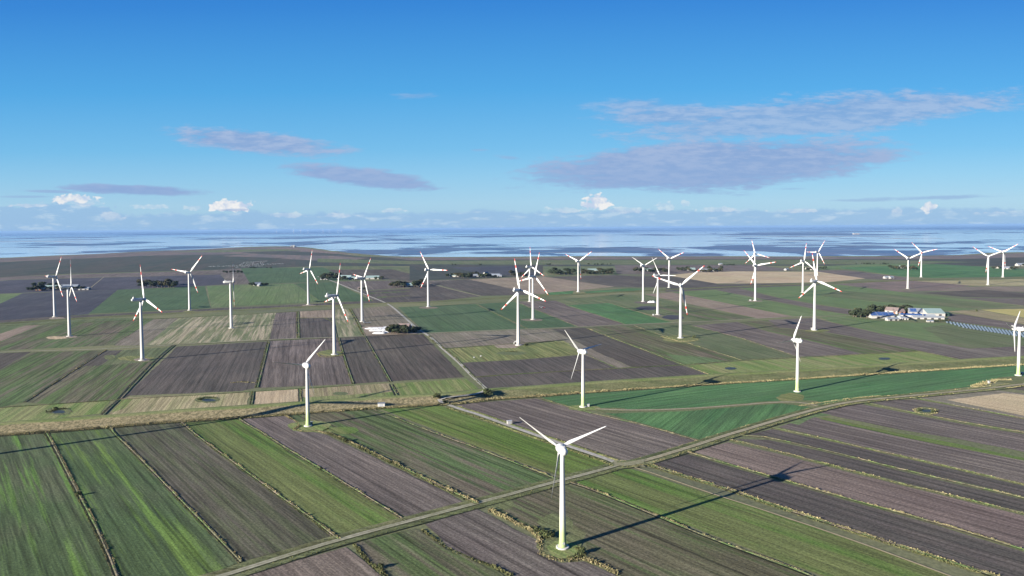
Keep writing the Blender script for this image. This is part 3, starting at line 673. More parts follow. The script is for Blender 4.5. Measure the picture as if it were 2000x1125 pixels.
# verge vegetation along the roads
def offl(pts, d): return off(pts, d)
VERG += [(off(R_main, 3.2), .7, 3.5, .8), (off(R_main, -3.2), .8, 2.5, .7), (off(R_main, 5.2), .8, 2.5, 1.0)]
sweep('ditch_water', off(R_main, 6.2), ((-.5, .26), (.5, .26)), M_DITCH, jit=.1)
sweep('grass_verge', off(R_main, 4.2), ((-2.0, .18), (-.8, .45), (.8, .45), (2.2, .18)), field_mat('verge', 1), jit=.08)
sweep('grass_verge', off(R_main, -3.8), ((-1.8, .18), (-.8, .42), (.8, .42), (1.8, .18)), field_mat('verge', 2), jit=.08)
sweep('grass_verge', off(R_e, 4.4), ((-2.2, .18), (-.8, .50), (.8, .50), (2.2, .18)), field_mat('verge', 1), jit=.08)
sweep('ditch_water', off(R_e, 6.8), ((-.6, .26), (.6, .26)), M_DITCH, jit=.1)
sweep('grass_verge', off(R_e, -4.0), ((-1.8, .18), (-.8, .50), (.8, .50), (1.8, .18)), field_mat('verge', 2), jit=.08)
VERG += [(off(R_e, 4.6), 1.0, 5, 1.2), (off(R_e, -4.2), .8, 4, .9)]
REED += [(off(R_e, -4.6), .8, 4, .9), (off(R_e, 5.2), .9, 3, 1.1)]
near_conc = [p for p in R_conc if p.y < 528]
sweep('grass_verge', off(near_conc, 3.6), ((-1.4, .18), (-.5, .42), (.5, .42), (1.4, .18)), field_mat('rough', 1), jit=.08)
sweep('grass_verge', off(near_conc, -3.8), ((-1.6, .18), (-.5, .46), (.5, .46), (1.6, .18)), field_mat('rough', 2), jit=.08)
REED += [(off(near_conc, 4.0), .7, 3, .8), (off(near_conc, -4.2), .8, 3.5, 1.0)]
VERG += [(off(near_conc, -5.0), .7, 3, 1.3)]
REED += [([G(x, y) for x, y in l], w, d, h) for l, w, d, h in [
 ([(957,996),(975,1006),(1000,1018),(1030,1032),(1052,1046),(1056,1062),(1058,1082),(1080,1092),(1110,1096),(1140,1092),(1170,1102),(1210,1122)], 1.6, 9, 1.6),
 ([(556,811),(578,824),(586,832),(575,838),(590,843),(620,842),(640,848)], 1.0, 5, 1.3),
 ([(1900,756),(1925,748),(1945,742),(1975,742)], 4, 8, 1.4),
 ([(1560,793),(1600,787),(1660,779),(1720,773)], 1.0, 5, 1.0),
 ([(620,690),(625,697),(645,698),(672,694)], 1.2, 4, 1.0), ([(1290,657),(1330,668),(1365,664)], 1.2, 4, 1.0),
 ([(1785,800),(1800,797),(1825,800),(1832,806),(1815,810),(1790,807),(1785,800)], 1.6, 2.2, .9),
 ([(450,748),(475,746),(498,748)], 2, 4, 1.6)]]
VERG += [([G(x, y) for x, y in l], w, d, h) for l, w, d, h in [
 ([(1040,1030),(1060,1045),(1075,1050)], 3.0, 9, 2.2), ([(1125,1070),(1138,1080),(1134,1090),(1110,1092)], 1.8, 9, 2.0),
 ([(692,1064),(715,1094),(750,1122),(770,1145)], 1.2, 5, 1.4), ([(824,1035),(870,1070),(920,1092),(960,1106),(1000,1126)], 1.2, 5, 1.4),
 ([(640,846),(700,872),(800,920)], 1.0, 3, 1.4),
 ([(96,806),(110,800),(130,799)], 2.0, 8, 1.8), ([(388,781),(400,777),(422,777)], 1.6, 8, 1.8), ([(985,687),(1010,687)], 2, 6, 1.5), ([(1416,718),(1424,717)], 1, 4, 1)]]
for i, (pts, w, d, h) in enumerate(REED): scatter_tufts('reeds', [resample(pts, 6)], M_REED, w, d, h*.45, h, 50+i, gap=.5)
for i, (pts, w, d, h) in enumerate(VERG): scatter_tufts('tall_grass', [resample(pts, 6)], M_VERG, w, d, h*.4, h, 150+i, gap=.5)
# ------------------------------------------------------------------ wind turbines
M_WHITE = plain('white_paint', (.44, .445, .44), .38, .03, .3, .4)
M_RED = plain('red_paint', (.42, .035, .025), .45, .06, .5, .4)
M_GREYP = plain('grey_paint', (.30, .31, .32), .5, .08, .5, .4)
M_DARKG = plain('dark_seam', (.05, .05, .055), .6, .1)
M_CONC = plain('concrete', (.42, .41, .38), .85, .15, .8)
def tower_mat(name, green):
    m, nt = newmat(name); tc = nt.node('ShaderNodeTexCoord').outputs['Object']
    sx = nt.node('ShaderNodeSeparateXYZ'); nt.l.new(tc, sx.inputs[0]); z = sx.outputs[2]
    seg = nt.math('FRACT', nt.math('DIVIDE', z, 13.6)); seam = nt.ramp(seg, .0, .012, .86, 1.0)
    streak = nt.ramp(nt.noise(nt.mapv(tc, (1.6, 1.6, .05)), 1, 3), .3, .75, 1.0, .93)
    col = nt.mix(1.0, (.44, .44, .43), (1, 1, 1), 'MULTIPLY')
    if green:
        r = nt.node('ShaderNodeValToRGB'); nt.put(r.inputs[0], nt.math('DIVIDE', z, 16.0))
        e = r.color_ramp.elements; r.color_ramp.interpolation = 'EASE'
        e[0].position = 0; e[0].color = (.25, .33, .13, 1); e[1].position = 1; e[1].color = (.44, .44, .43, 1)
        q = r.color_ramp.elements.new(.35); q.color = (.32, .39, .19, 1)
        q = r.color_ramp.elements.new(.7); q.color = (.40, .43, .33, 1)
        col = r.outputs[0]
    h = nt.node('ShaderNodeHueSaturation'); nt.put(h.inputs['Color'], col); nt.put(h.inputs['Value'], nt.math('MULTIPLY', seam, streak))
    finish(nt, h.outputs[0], .42, spec=.4); return m
M_TOW, M_TOWG = tower_mat('tower_paint', False), tower_mat('tower_paint_green_foot', True)
def lathe(bm, prof, n=24, axis='Z', org=(0, 0, 0)):
    rows = []
    for r, h in prof:
        row = []
        for i in range(n):
            a = i*math.tau/n
            v = (r*math.cos(a), r*math.sin(a), h) if axis == 'Z' else (r*math.cos(a), h, r*math.sin(a))
            row.append(bm.verts.new((v[0]+org[0], v[1]+org[1], v[2]+org[2])))
        rows.append(row)
    for a, b in zip(rows, rows[1:]):
        for i in range(n): bm.faces.new((a[i], a[(i+1) % n], b[(i+1) % n], b[i]))
    if prof[-1][0] > .01: bm.faces.new(rows[-1])
    if prof[0][0] > .01: bm.faces.new(rows[0][::-1])
    bmesh.ops.recalc_face_normals(bm, faces=bm.faces[:])
def box(bm, cx, cy, cz, sx, sy, sz, rot=0, taper=1.0):
    vs = []
    for k in (-.5, .5):
        t = taper if k > 0 else 1
        for i, j in ((-.5, -.5), (.5, -.5), (.5, .5), (-.5, .5)):
            x, y = i*sx*t, j*sy*t
            vs.append(bm.verts.new((cx+x*math.cos(rot)-y*math.sin(rot), cy+x*math.sin(rot)+y*math.cos(rot), cz+k*sz)))
    for f in ((0, 3, 2, 1), (4, 5, 6, 7), (0, 1, 5, 4), (1, 2, 6, 5), (2, 3, 7, 6), (3, 0, 4, 7)): bm.faces.new([vs[i] for i in f])
def blade_mesh(R, root, cmax, tipc, red):
    """blade along +Z, chord along X, thickness along Y"""
    bm = bmesh.new(); n = 14; st = [0, .03, .07, .12, .18, .26, .36, .48, .60, .695, .70, .785, .79, .87, .93, .935, .97, 1.0]
    rows = []
    for t in st:
        if t < .2: k = t/.2; k = k*k*(3-2*k); ch = root*(1-k)+cmax*k; th = root*(1-k)+cmax*.30*k
        else: k = (t-.2)/.8; ch = cmax*(1-k)+tipc*k; ch *= (1-.12*math.sin(k*3.14)); th = ch*(.30-.16*k)
        if t > .965: ch *= .55 if t == 1 else .85
        tw = rad(14)*(1-t)**1.5; z = t*R
        off = -.18*ch*min(1, t/.2); row = []
        for i in range(n):
            a = i*math.tau/n; x = math.cos(a)*ch/2; y = math.sin(a)*th/2
            if t > .1: y *= (1-.45*math.cos(a))       # thick nose, thin trailing edge
            x, y = x+off, y
            row.append(bm.verts.new((x*math.cos(tw)-y*math.sin(tw), x*math.sin(tw)+y*math.cos(tw)+.012*z*t, z)))
        rows.append(row)
    for q, (a, b) in enumerate(zip(rows, rows[1:])):
        isred = red and (.695 < (st[q]+st[q+1])/2 < .787 or (st[q]+st[q+1])/2 > .93)
        for i in range(n):
            f = bm.faces.new((a[i], a[(i+1) % n], b[(i+1) % n], b[i])); f.material_index = 1 if isred else 0
    bm.faces.new(rows[-1]); bmesh.ops.recalc_face_normals(bm, faces=bm.faces[:])
    for f in bm.faces: f.smooth = True
    me = bpy.data.meshes.new('blade'); bm.to_mesh(me); bm.free(); me.materials.append(M_WHITE); me.materials.append(M_RED); return me
BL = {'E': blade_mesh(20.9, 1.0, 1.75, .45, False), 'V': blade_mesh(35.0, 1.7, 3.1, .75, True), 'W': blade_mesh(35.0, 1.2, 2.0, .5, False)}
def make_turbine(kind):
    root = empty('wind_turbine', (0, 0, 0)); Z = {'E': 41.4, 'V': 62.9, 'W': 62.9}[kind]
    green = kind == 'E'
    bm = bmesh.new()
    r0, r1 = (1.45, .84) if kind == 'E' else (1.95, 1.1)
    prof = [(r0*1.32, 0), (r0*1.16, .9), (r0*1.02, 2.6)] if kind == 'E' else [(r0*1.05, 0), (r0, 3)]
    prof += [(r0*(1-t)+r1*t, Z*t-1.6*t) for t in (.1, .2, .35, .5, .65, .8, .9, 1)]
    lathe(bm, prof, 28); tw = obj('tower', bm, M_TOWG if green else M_TOW, root, True)
    bm = bmesh.new(); lathe(bm, [(r0*1.9, -.3), (r0*1.9, .45), (r0*1.75, .55)], 24); obj('foundation', bm, M_CONC, root)
    bm = bmesh.new(); box(bm, 0, -r0-.02, 1.6, 1.0, .16, 2.2); obj('door', bm, M_GREYP, root)
    bm = bmesh.new()
    if kind == 'E':
        pr = [(.02, -4.4), (.8, -4.25), (1.35, -3.7), (1.72, -2.7), (1.9, -1.3), (1.92, .2), (1.85, 1.35)]
        lathe(bm, pr, 24, 'Y', (0, .4, Z)); obj('nacelle', bm, M_WHITE, root, True)
        bm = bmesh.new(); lathe(bm, [(1.7, 1.3), (1.7, 1.75)], 24, 'Y', (0, .4, Z)); obj('generator_ring', bm, M_DARKG, root, True)
        bm = bmesh.new(); box(bm, 0, -2.2, Z+2.05, .5, .6, .7); box(bm, .3, -2.6, Z+2.3, .08, .08, 1.1); obj('wind_vane', bm, M_GREYP, root)
        hub = empty('rotor', (0, 4, Z)); hub.parent = root
        bm = bmesh.new(); lathe(bm, [(1.86, -1.75), (1.84, -.6), (1.6, .5), (1.15, 1.3), (.6, 1.8), (.02, 2.0)], 24, 'Y'); obj('hub', bm, M_WHITE, hub, True)
        beta, coff = BETA_E, 1.0
    else:
        hw, hh = 1.55, 1.6; secs = [(-9.0, .45, .5, .2), (-8.6, .7, .75, .1), (-6, .92, .95, 0), (-1, 1, 1, 0), (1.2, .98, .98, 0), (2.4, .78, .8, 0)]
        rows = []
        for y, a, b, dz in secs:
            row = []
            for i in range(20):
                an = i*math.tau/20; ca, sa = math.cos(an), math.sin(an)
                x = math.copysign(abs(ca)**.45, ca)*hw*a; z = math.copysign(abs(sa)**.45, sa)*hh*b
                row.append(bm.verts.new((x, y, Z+z+dz+.1)))
            rows.append(row)
        for p, q in zip(rows, rows[1:]):
            for i in range(20): bm.faces.new((p[i], p[(i+1) % 20], q[(i+1) % 20], q[i]))
        bm.faces.new(rows[0]); bm.faces.new(rows[-1]); bmesh.ops.recalc_face_normals(bm, faces=bm.faces[:])
        obj('nacelle', bm, M_WHITE, root, True)
        bm = bmesh.new()
        v = [bm.verts.new((x, y, z)) for x in (-.8, .8) for y, z in ((-7.6, Z+1.5), (-7.3, Z+3.2), (-6.7, Z+3.3), (-4.6, Z+1.6))]
        for f in ((0, 1, 2, 3), (7, 6, 5, 4), (0, 4, 5, 1), (1, 5, 6, 2), (2, 6, 7, 3), (3, 7, 4, 0)): bm.faces.new([v[i] for i in f])
        obj('cooler_hood', bm, M_WHITE, root)
        bm = bmesh.new(); box(bm, .6, -6.6, Z+3.4, .08, .08, 2.4); box(bm, -.6, -6.6, Z+3.2, .08, .08, 2.0); obj('wind_mast', bm, M_GREYP, root)
        hub = empty('rotor', (0, 4, Z)); hub.parent = root
        bm = bmesh.new(); lathe(bm, [(1.15, -1.7), (1.45, -1.2), (1.55, 0), (1.3, .9), (.8, 1.6), (.02, 1.95)], 22, 'Y'); obj('hub', bm, M_GREYP if kind == 'V' else M_WHITE, hub, True)
        beta, coff = BETA_V, 1.2
    for k in range(3):
        b = bpy.data.objects.new('blade', BL[kind]); C.objects.link(b); b.parent = hub
        # blade k: turned about the rotor axis (Y), rooted on the hub
        an = rad(120*k); b.rotation_mode = 'XYZ'
        mt = Matrix.Rotation(an, 4, 'Y') @ Matrix.Translation((0, 0, coff)) @ Matrix.Rotation(beta, 4, 'Z')
        b.matrix_local = mt
    return root
BETA_E, BETA_V = rad(-62), rad(-12)
TURB = [  # kind, x, y, yaw, phase (deg from the horizontal), hub height, rotor scale, label
 ('E', 20.2, 291.7, -12, 21, 41.4, 1, 'largest and nearest white wind turbine, greenish foot in a grassy reed-ringed patch'),
 ('E', -138.7, 478.8, -36, 48, 41.4, 1, 'all-white turbine with greenish foot beside mauve ploughed strip, nearest on the left'),
 ('E', 51.9, 525.2, -34, 9, 41.4, 1, 'all-white turbine with greenish foot at the corner of dark green field and mauve ploughed field'),
 ('E', 228.2, 569.4, -36, 60, 41.4, 1, 'all-white turbine with greenish foot on bare oval patch within dark green field'),
 ('E', 444.6, 624.6, -40, 42, 41.4, 1, 'all-white turbine with greenish foot at the right edge of the photo, rotor edge-on'),
 ('V', -710.5, 1107.9, 33, 60, 62.9, 1, 'tall white turbine farthest to the left, on gravel pad by dark plough strip'),
 ('V', -560.0, 900.8, 50, 93, 62.9, 1, 'tall white turbine second from the left, long nacelle seen from the side'),
 ('V', -379.5, 729.0, 37, 102, 62.9, 1, 'tall red-tipped turbine on bare patch between green field and grey ditch at left'),
 ('V', -536.5, 1186.9, 12, 51, 62.9, 1, 'red-tipped turbine between the left tree block and the striped tan field'),
 ('V', -380.7, 965.6, 68, 15, 62.9, 1, 'red-tipped turbine standing in the tan and green striped field'),
 ('V', -360.5, 1262.4, 44, 75, 62.9, 1, 'red-tipped turbine on the dark strip at the foot of two green fields'),
 ('V', -188.9, 754.7, 53, 75, 62.9, 1, 'tall red-tipped turbine on reed-edged pad in grey ploughed field'),
 ('V', -216.0, 1025.5, 52, 54, 62.9, 1, 'red-tipped turbine just behind the white covered heaps of the farmyard'),
 ('V', -142.6, 1211.8, 27, 0, 62.9, 1, 'red-tipped turbine on round pad at the top edge of dark green field'),
 ('V', 6.5, 807.1, 35, 102, 62.9, 1, 'nearest red-tipped turbine of the central three, beside bare earth rectangle'),
 ('V', 29.9, 1034.5, 44, 75, 62.9, 1, 'middle red-tipped turbine of the central three, on round brown pad'),
 ('V', 31.6, 1284.8, 50, 96, 62.9, 1, 'farthest red-tipped turbine of the central three, behind the other two'),
 ('V', 136.4, 1475.7, 35, 36, 62.9, 1, 'red-tipped turbine with raised V blades between two tree-ringed farms'),
 ('W', 233.0, 1271.4, 39, 30, 64.3, .80, 'slim all-white turbine with thin blades beside white covered heap'),
 ('W', 219.7, 1078.2, 62, 3, 59.8, .93, 'white turbine with plain blades beside dark earth patch'),
 ('V', 343.2, 1564.4, 42, 24, 62.9, 1, 'red-tipped turbine at the corner of plough and pale straw field'),
 ('V', 200.7, 850.9, 19, 42, 62.9, 1, 'tall turbine with big red bands standing where ditch meets reed loop'),
 ('V', 432.9, 1272.4, 45, 12, 62.9, 1, 'nearer of the two overlapping turbines in front of the straw field'),
 ('V', 615.9, 1815.6, 33, 105, 62.9, 1, 'farther of the two overlapping turbines, tower hidden behind the nearer'),
 ('V', 578.9, 1423.5, 55, 84, 62.9, 1, 'red-tipped turbine in light green field right of the straw field'),
 ('V', 810.2, 1899.5, 56, 60, 62.9, 1, 'far turbine whose tower rises right behind a bigger red-tipped one'),
 ('V', 384.4, 907.5, 58, 102, 62.9, 1, 'tall red-tipped turbine at the end of mauve field left of the solar farm'),
 ('V', 828.1, 1496.1, 50, 27, 62.9, 1, 'red-tipped turbine on mauve field, blades raised in a V'),
 ('V', 1040.8, 1819.7, 50, 15, 62.9, 1, 'far red-tipped turbine in the dark green field right of centre'),
 ('V', 1046.2, 1571.8, 25, 24, 62.9, 1, 'nearer turbine of the far-right pair, on tan field'),
 ('V', 1234.7, 1799.2, 42, 36, 62.9, 1, 'farther turbine of the far-right pair, beside white farmhouse'),
 ('V', -325.0, 412.0, 50, 20, 62.9, 1, 'turbine just outside the left edge whose long shadow crosses the striped green fields'),
]
protos = {}
for kd, x, y, yaw, ph, Z, rs, lab in TURB:
    if kd not in protos: protos[kd] = make_turbine(kd); t = protos[kd]
    else: t = copy_tree(protos[kd])
    t.location = (x, y, 0.2); t.rotation_euler = (0, 0, -rad(yaw))
    zs = (Z-.45)/{'E': 41.4, 'V': 62.9, 'W': 62.9}[kd]; t.scale = (1, 1, zs)
    for c in t.children:
        if c.name.startswith('rotor'):
            # blade angle a measured from local +X towards +Z; blade mesh points to +Z at rotation 0
            c.rotation_euler = (0, rad(90-ph), 0); c.scale = (rs, 1, rs/zs if zs else rs)
    tag(t, lab, 'wind turbine', 'wind turbines on the polder')
# far turbines on the opposite shore: one small mesh each
def tiny_turbine():
    bm = bmesh.new(); lathe(bm, [(4, 0), (2.5, 75)], 8)
    for k in range(3):
        a = rad(90+120*k+15); dx, dz = math.cos(a)*36, math.sin(a)*36
        v = [bm.verts.new((q[0], q[1], q[2])) for q in ((-dz*.06, -4, 75+dx*.06), (dz*.06, -4, 75-dx*.06), (dx, -4, 75+dz))]
        bm.faces.new(v)
    box(bm, 0, 0, 76, 5, 9, 5)
    o = obj('wind_turbine', bm, M_WHITE); return o
tt = None
for i, (px, py) in enumerate(((573.5, 455.5), (587, 455), (601.2, 455.5), (631, 454.5), (643, 454), (660, 454.5), (667, 454.5), (540, 455), (690, 453.5))):
    if tt is None: tt = tiny_turbine(); o = tt
    else: o = tt.copy(); C.objects.link(o)
    p = G(px, py, 0); o.location = (p.x, p.y, 0); s = p.y/22000*1.15; o.scale = (s, s, s); o.rotation_euler = (0, 0, -rad(20+11*i))
    tag(o, 'tiny white wind turbine on the low far shore across the tidal flats', 'wind turbine', 'turbines on the far shore')

# ------------------------------------------------------------------ trees and bushes
def crown_mesh(rx, ry, rz, n, leaf, seed, low=0.0):
    r = random.Random(seed); bm = bmesh.new(); lobes = [(Vector((r.uniform(-.5, .5)*rx, r.uniform(-.5, .5)*ry, r.uniform(-.35, .5)*rz)), r.uniform(.38, .62)) for _ in range(7)]
    for _ in range(n):
        c, s = lobes[r.randrange(7)]
        d = Vector((r.gauss(0, 1), r.gauss(0, 1), r.gauss(0, 1))).normalized()*(r.random()**.35)
        p = c+Vector((d.x*rx*s, d.y*ry*s, d.z*rz*s)); p.z = max(p.z, -rz*.95)
        nrm = (d+Vector((r.gauss(0, .6), r.gauss(0, .6), r.gauss(0, .6)+.3))).normalized()
        t = nrm.orthogonal().normalized(); b = nrm.cross(t); a = r.uniform(0, 6.28); t, b = t*math.cos(a)+b*math.sin(a), b*math.cos(a)-t*math.sin(a)
        l = leaf*r.uniform(.6, 1.3)
        bm.faces.new([bm.verts.new(p+t*l), bm.verts.new(p+b*l*.7), bm.verts.new(p-t*l*.8), bm.verts.new(p-b*l*.7)])
    return bm
def make_tree(seed, kind=0):
    r = random.Random(seed); h = 9.0; root = empty('tree', (0, 0, 0))
    bm = bmesh.new(); lathe(bm, [(.38, -.2), (.26, 1.2), (.2, 3.2), (.1, 6.0)], 7)
    for k in range(4):
        a = r.uniform(0, 6.28); b0 = Vector((0, 0, r.uniform(2, 4))); e = b0+Vector((math.cos(a)*2.2, math.sin(a)*2.2, r.uniform(1.5, 3)))
        sd = Vector((-math.sin(a), math.cos(a), 0))
        v = [bm.verts.new(q) for q in (b0+sd*.12, b0-sd*.12, b0+Vector((0, 0, .2)), e)]
        for f in ((0, 1, 3), (1, 2, 3), (2, 0, 3)): bm.faces.new([v[i] for i in f])
    obj('trunk', bm, M_BARK, root)
    bm = crown_mesh(4.1, 4.1, 3.9, 700, .85, seed); bmesh.ops.translate(bm, vec=(0, 0, 5.3), verts=bm.verts[:])
    obj('crown', bm, (M_TREE, M_TREE2)[kind], root)
    return root
TP = [make_tree(900+i, 1 if i == 3 else 0) for i in range(5)]; TU = [False]*5
def tree(x, y, s, label, group, z=0, k=None, sx=1.0, rnd=random.Random(5)):
    k = rnd.randrange(5) if k is None else k
    if not TU[k]: t = TP[k]; TU[k] = True
    else: t = copy_tree(TP[k])
    t.location = (x, y, z); t.rotation_euler = (0, 0, rnd.uniform(0, 6.28)); t.scale = (s*sx, s*sx, s*rnd.uniform(.85, 1.15))
    tag(t, label, 'tree', group); return t
def bush(px, py, w, h, label, seed, mat=None, group=None):
    p = GB(px, py); bm = crown_mesh(w*.62, w*.62, h*.6, 500, max(.22, w*.09), seed); bmesh.ops.translate(bm, vec=(0, 0, h*.5), verts=bm.verts[:])
    o = obj('bush', bm, mat or M_BUSH, loc=(p.x, p.y, p.z+.15)); tag(o, label, 'bush', group); return o
bush(954, 773, 7.5, 5.5, 'big round dark bush on the outside of the concrete road bend', 1)
bush(853, 780, 6.0, 5.0, 'round dark bush on the bank left of the track bend', 2)
bush(870, 788, 4, 2.4, 'low dark bush in the hairpin of the concrete road', 3)
bush(674, 863, 3.0, 2.4, 'small dark bush in the reeds below the second white turbine', 4)
bush(1136, 1082, 3.2, 2.6, 'dark bush at the right rim of the nearest turbine patch', 5)
bush(1072, 1052, 5.0, 2.8, 'grey-green bush at the left rim of the nearest turbine patch', 6)
bush(1060, 1045, 3.6, 2.4, 'low bush beside the larger one left of the nearest turbine patch', 7)
bush(746, 1110, 2.6, 2.2, 'small bush in the ditch at the bottom edge left of centre', 8)
bush(155, 968, 2.4, 2.2, 'small dark bush in the ditch between the two striped green fields', 9)
bush(1354, 660, 5, 3, 'dark bush right of the turbine with big red bands', 10)
bush(1028, 675, 5, 2.4, 'dark bush right of the nearest central red-tipped turbine foot', 11)
bush(1050, 1040, 3.0, 2.2, 'small bush at the upper left of the nearest turbine patch', 12)
bush(627, 917, 1.4, 1.2, 'tiny bush in the ditch between bright green and mauve fields', 13)
bush(110, 800, 3.5, 2.0, 'reedy bush on the far edge of the left pond', 14)
bush(389, 782, 3.5, 2.0, 'reedy bush at the left end of the second pond', 15)
bush(1795, 803, 2.6, 2.2, 'bush at the left rim of the round pond in ploughed field', 16)
bush(1822, 806, 2.8, 2.0, 'bush at the right rim of the round pond in ploughed field', 17)
bush(1908, 608, 4, 2.5, 'dark bush at the left tip of the yellow field', 18)

# ------------------------------------------------------------------ farms
M_WALLW = plain('white_wall', (.30, .29, .275), .8, .06, .4)
M_WALLB = plain('brick_wall', (.24, .12, .085), .85, .2, 1.5)
M_WALLG = plain('grey_wall', (.36, .36, .35), .8, .1, .5)
M_ROOFL = plain('pale_sheet_roof', (.17, .19, .22), .5, .12, .2)
M_ROOFG = plain('grey_sheet_roof', (.20, .22, .24), .6, .12, .2)
M_ROOFR = plain('dark_tile_roof', (.13, .10, .095), .8, .15, 1)
M_ROOFGR = plain('greenish_roof', (.17, .23, .225), .6, .12, .2)
M_DOOR = plain('dark_door', (.035, .035, .04), .6, .2)
def solar_mat():
    m, nt = newmat('solar_glass'); tc = nt.node('ShaderNodeTexCoord').outputs['Object']
    br = nt.node('ShaderNodeTexBrick'); nt.put(br.inputs['Vector'], nt.mapv(tc, (1, 1, 1)))
    br.offset = 0; br.inputs['Scale'].default_value = 1; br.inputs['Brick Width'].default_value = 1.0; br.inputs['Row Height'].default_value = 1.6
    br.inputs['Mortar Size'].default_value = .03
    for k, c in (('Color1', (.015, .045, .15, 1)), ('Color2', (.02, .06, .19, 1)), ('Mortar', (.25, .28, .32, 1))): br.inputs[k].default_value = c
    finish(nt, br.outputs[0], .12, spec=.6); return m
M_SOLAR = solar_mat()
m, nt = newmat('array_glass'); finish(nt, (.14, .18, .21), .5, spec=.3); M_ARRAY = m
def barn(px, py, L, W, wh, rh, rot, wall, roof, label, cat='barn', mono=False, solar=None, name='barn', doors=2, group=None, ov=.5):
    """gabled (or single-slope) shed, ridge along local X; rot degrees"""
    p = G(px, py); root = empty(name, (p.x, p.y, .1), rad(rot)); tag(root, label, cat, group)
    hx, hy = L/2, W/2; bm = bmesh.new()
    if mono: prof = [(-hy, 0), (-hy, wh), (hy, wh+rh), (hy, 0)]
    else: prof = [(-hy, 0), (-hy, wh), (0, wh+rh), (hy, wh), (hy, 0)]
    a = [bm.verts.new((-hx, y, z)) for y, z in prof]; b = [bm.verts.new((hx, y, z)) for y, z in prof]
    n = len(prof)
    bm.faces.new(a); bm.faces.new(b[::-1])
    for i in range(n):
        if i in ((1,) if mono else (1, 2)): continue
        bm.faces.new((a[i], b[i], b[(i+1) % n], a[(i+1) % n]))
    bmesh.ops.recalc_face_normals(bm, faces=bm.faces[:]); obj('wall', bm, wall, root)
    bm = bmesh.new(); o = ov; th = .25
    sl = rh/W if mono else rh/hy
    pr = [(-hy-o, wh-o*sl), (hy+o, wh+rh+o*sl)] if mono else [(-hy-o, wh-o*sl), (0, wh+rh), (hy+o, wh-o*sl)]
    lo = [(y, z+.02) for y, z in pr]; hi = [(y, z+.02+th) for y, z in pr][::-1]; pr = lo+hi
    a = [bm.verts.new((-hx-o, y, z)) for y, z in pr]; b = [bm.verts.new((hx+o, y, z)) for y, z in pr]; n = len(pr)
    for i in range(n): bm.faces.new((a[i], b[i], b[(i+1) % n], a[(i+1) % n]))
    bm.faces.new(a[::-1]); bm.faces.new(b); bmesh.ops.recalc_face_normals(bm, faces=bm.faces[:]); rf = obj('roof', bm, roof, root)
    if solar:
        for s in solar:       # x0, x1, t0, t1 along the slope on the camera side (-Y)
            x0, x1, t0, t1 = s; bm = bmesh.new()
            span = W if mono else hy; y0, y1 = -hy+span*t0, -hy+span*t1; z0, z1 = wh+rh*t0+.4, wh+rh*t1+.4
            v = [bm.verts.new(q) for q in ((x0*hx, y0, z0), (x1*hx, y0, z0), (x1*hx, y1, z1), (x0*hx, y1, z1))]
            w = [bm.verts.new((q.co.x, q.co.y, q.co.z-.08)) for q in v]
            bm.faces.new(v); bm.faces.new(w[::-1])
            for i in range(4): bm.faces.new((v[i], w[i], w[(i+1) % 4], v[(i+1) % 4]))
            obj('solar_panel', bm, M_SOLAR, rf)
    for d in range(doors):
        dw, dh = min(3.6, L*.18), min(3.4, wh*.8); x = (-.5+(d+.5)/doors)*L*.9; bm = bmesh.new()
        box(bm, x, -hy-.05, dh/2, dw, .12, dh); obj('door', bm, M_DOOR, root)
    bm = bmesh.new(); box(bm, hx+.05, 0, min(3.6, wh*.8)/2, .12, min(3.6, W*.3), min(3.6, wh*.8)); obj('gate', bm, M_DOOR, root)
    return root
def windbreak(px0, px1, py0, py1, n, s, lab, grp, seed, py2=None):
    r = random.Random(seed)
    for i in range(n):
        px = px0+(px1-px0)*(i+r.uniform(-.3, .3))/max(1, n-1); f = r.random(); py = py0+(py1-py0)*f
        p = G(px, py); tree(p.x, p.y, s*r.uniform(.75, 1.15), lab, grp, sx=1.3 if p.y < 1150 else 1.6)
SF = 'buildings of the solar-roofed farm'
barn(1719, 620, 33, 26, 3.6, 4.2, -6, M_WALLW, M_ROOFL, 'wide white barn with blue panels on its pale roof, left end of the farm', solar=[(-.98, -.45, .15, .95), (-.40, .0, .1, .95), (.03, .5, .1, .9), (.55, .95, .1, .8)], group=SF)
barn(1743, 612, 18, 10, 4.5, 4.5, -50, M_WALLW, M_ROOFR, 'white gabled farmhouse with dark roof behind the wide solar barn', 'house', name='farmhouse', group=SF)
barn(1754, 612.5, 16, 9, 3.5, 3.5, 0, M_WALLB, M_ROOFR, 'low brown-roofed house right of the white gabled farmhouse', 'house', name='farmhouse', group=SF)
barn(1742, 626, 17, 7, 2.6, 1.6, 8, M_WALLW, M_ROOFL, 'low white shed at the front left of the solar farm yard', name='shed', group=SF)
barn(1766, 624.5, 9, 6, 2.6, 1.6, -10, M_WALLW, M_ROOFL, 'small white shed in the middle of the solar farm yard', name='shed', group=SF)
barn(1779, 619.5, 30, 12, 3.2, 2.0, -24, M_WALLG, M_ROOFG, 'long dark shed with blue panels in the middle of the solar farm', name='shed', solar=[(-.9, .9, .05, .95)], group=SF)
barn(1788, 614, 18, 12, 3.5, 4.8, -20, M_WALLW, M_ROOFL, 'white lean-to barn with blue slanting roof behind the yard', mono=True, solar=[(-.8, .1, .1, .9)], group=SF)
barn(1824, 617, 24, 16, 4.6, 5.2, -8, M_WALLW, M_ROOFGR, 'tall white barn with slanting grey-blue roof at the right end of the solar farm', mono=True, group=SF)
barn(1812, 623, 40, 9, 2.6, 1.6, -10, M_WALLW, M_ROOFG, 'long low white shed along the front of the solar farm', name='shed', group=SF, doors=4)
barn(1800, 620, 34, 8, 2.6, 2.0, -14, M_WALLW, M_ROOFG, 'second long low shed behind the front one, with panels', name='shed', group=SF, solar=[(-.5, .3, .1, .9)])
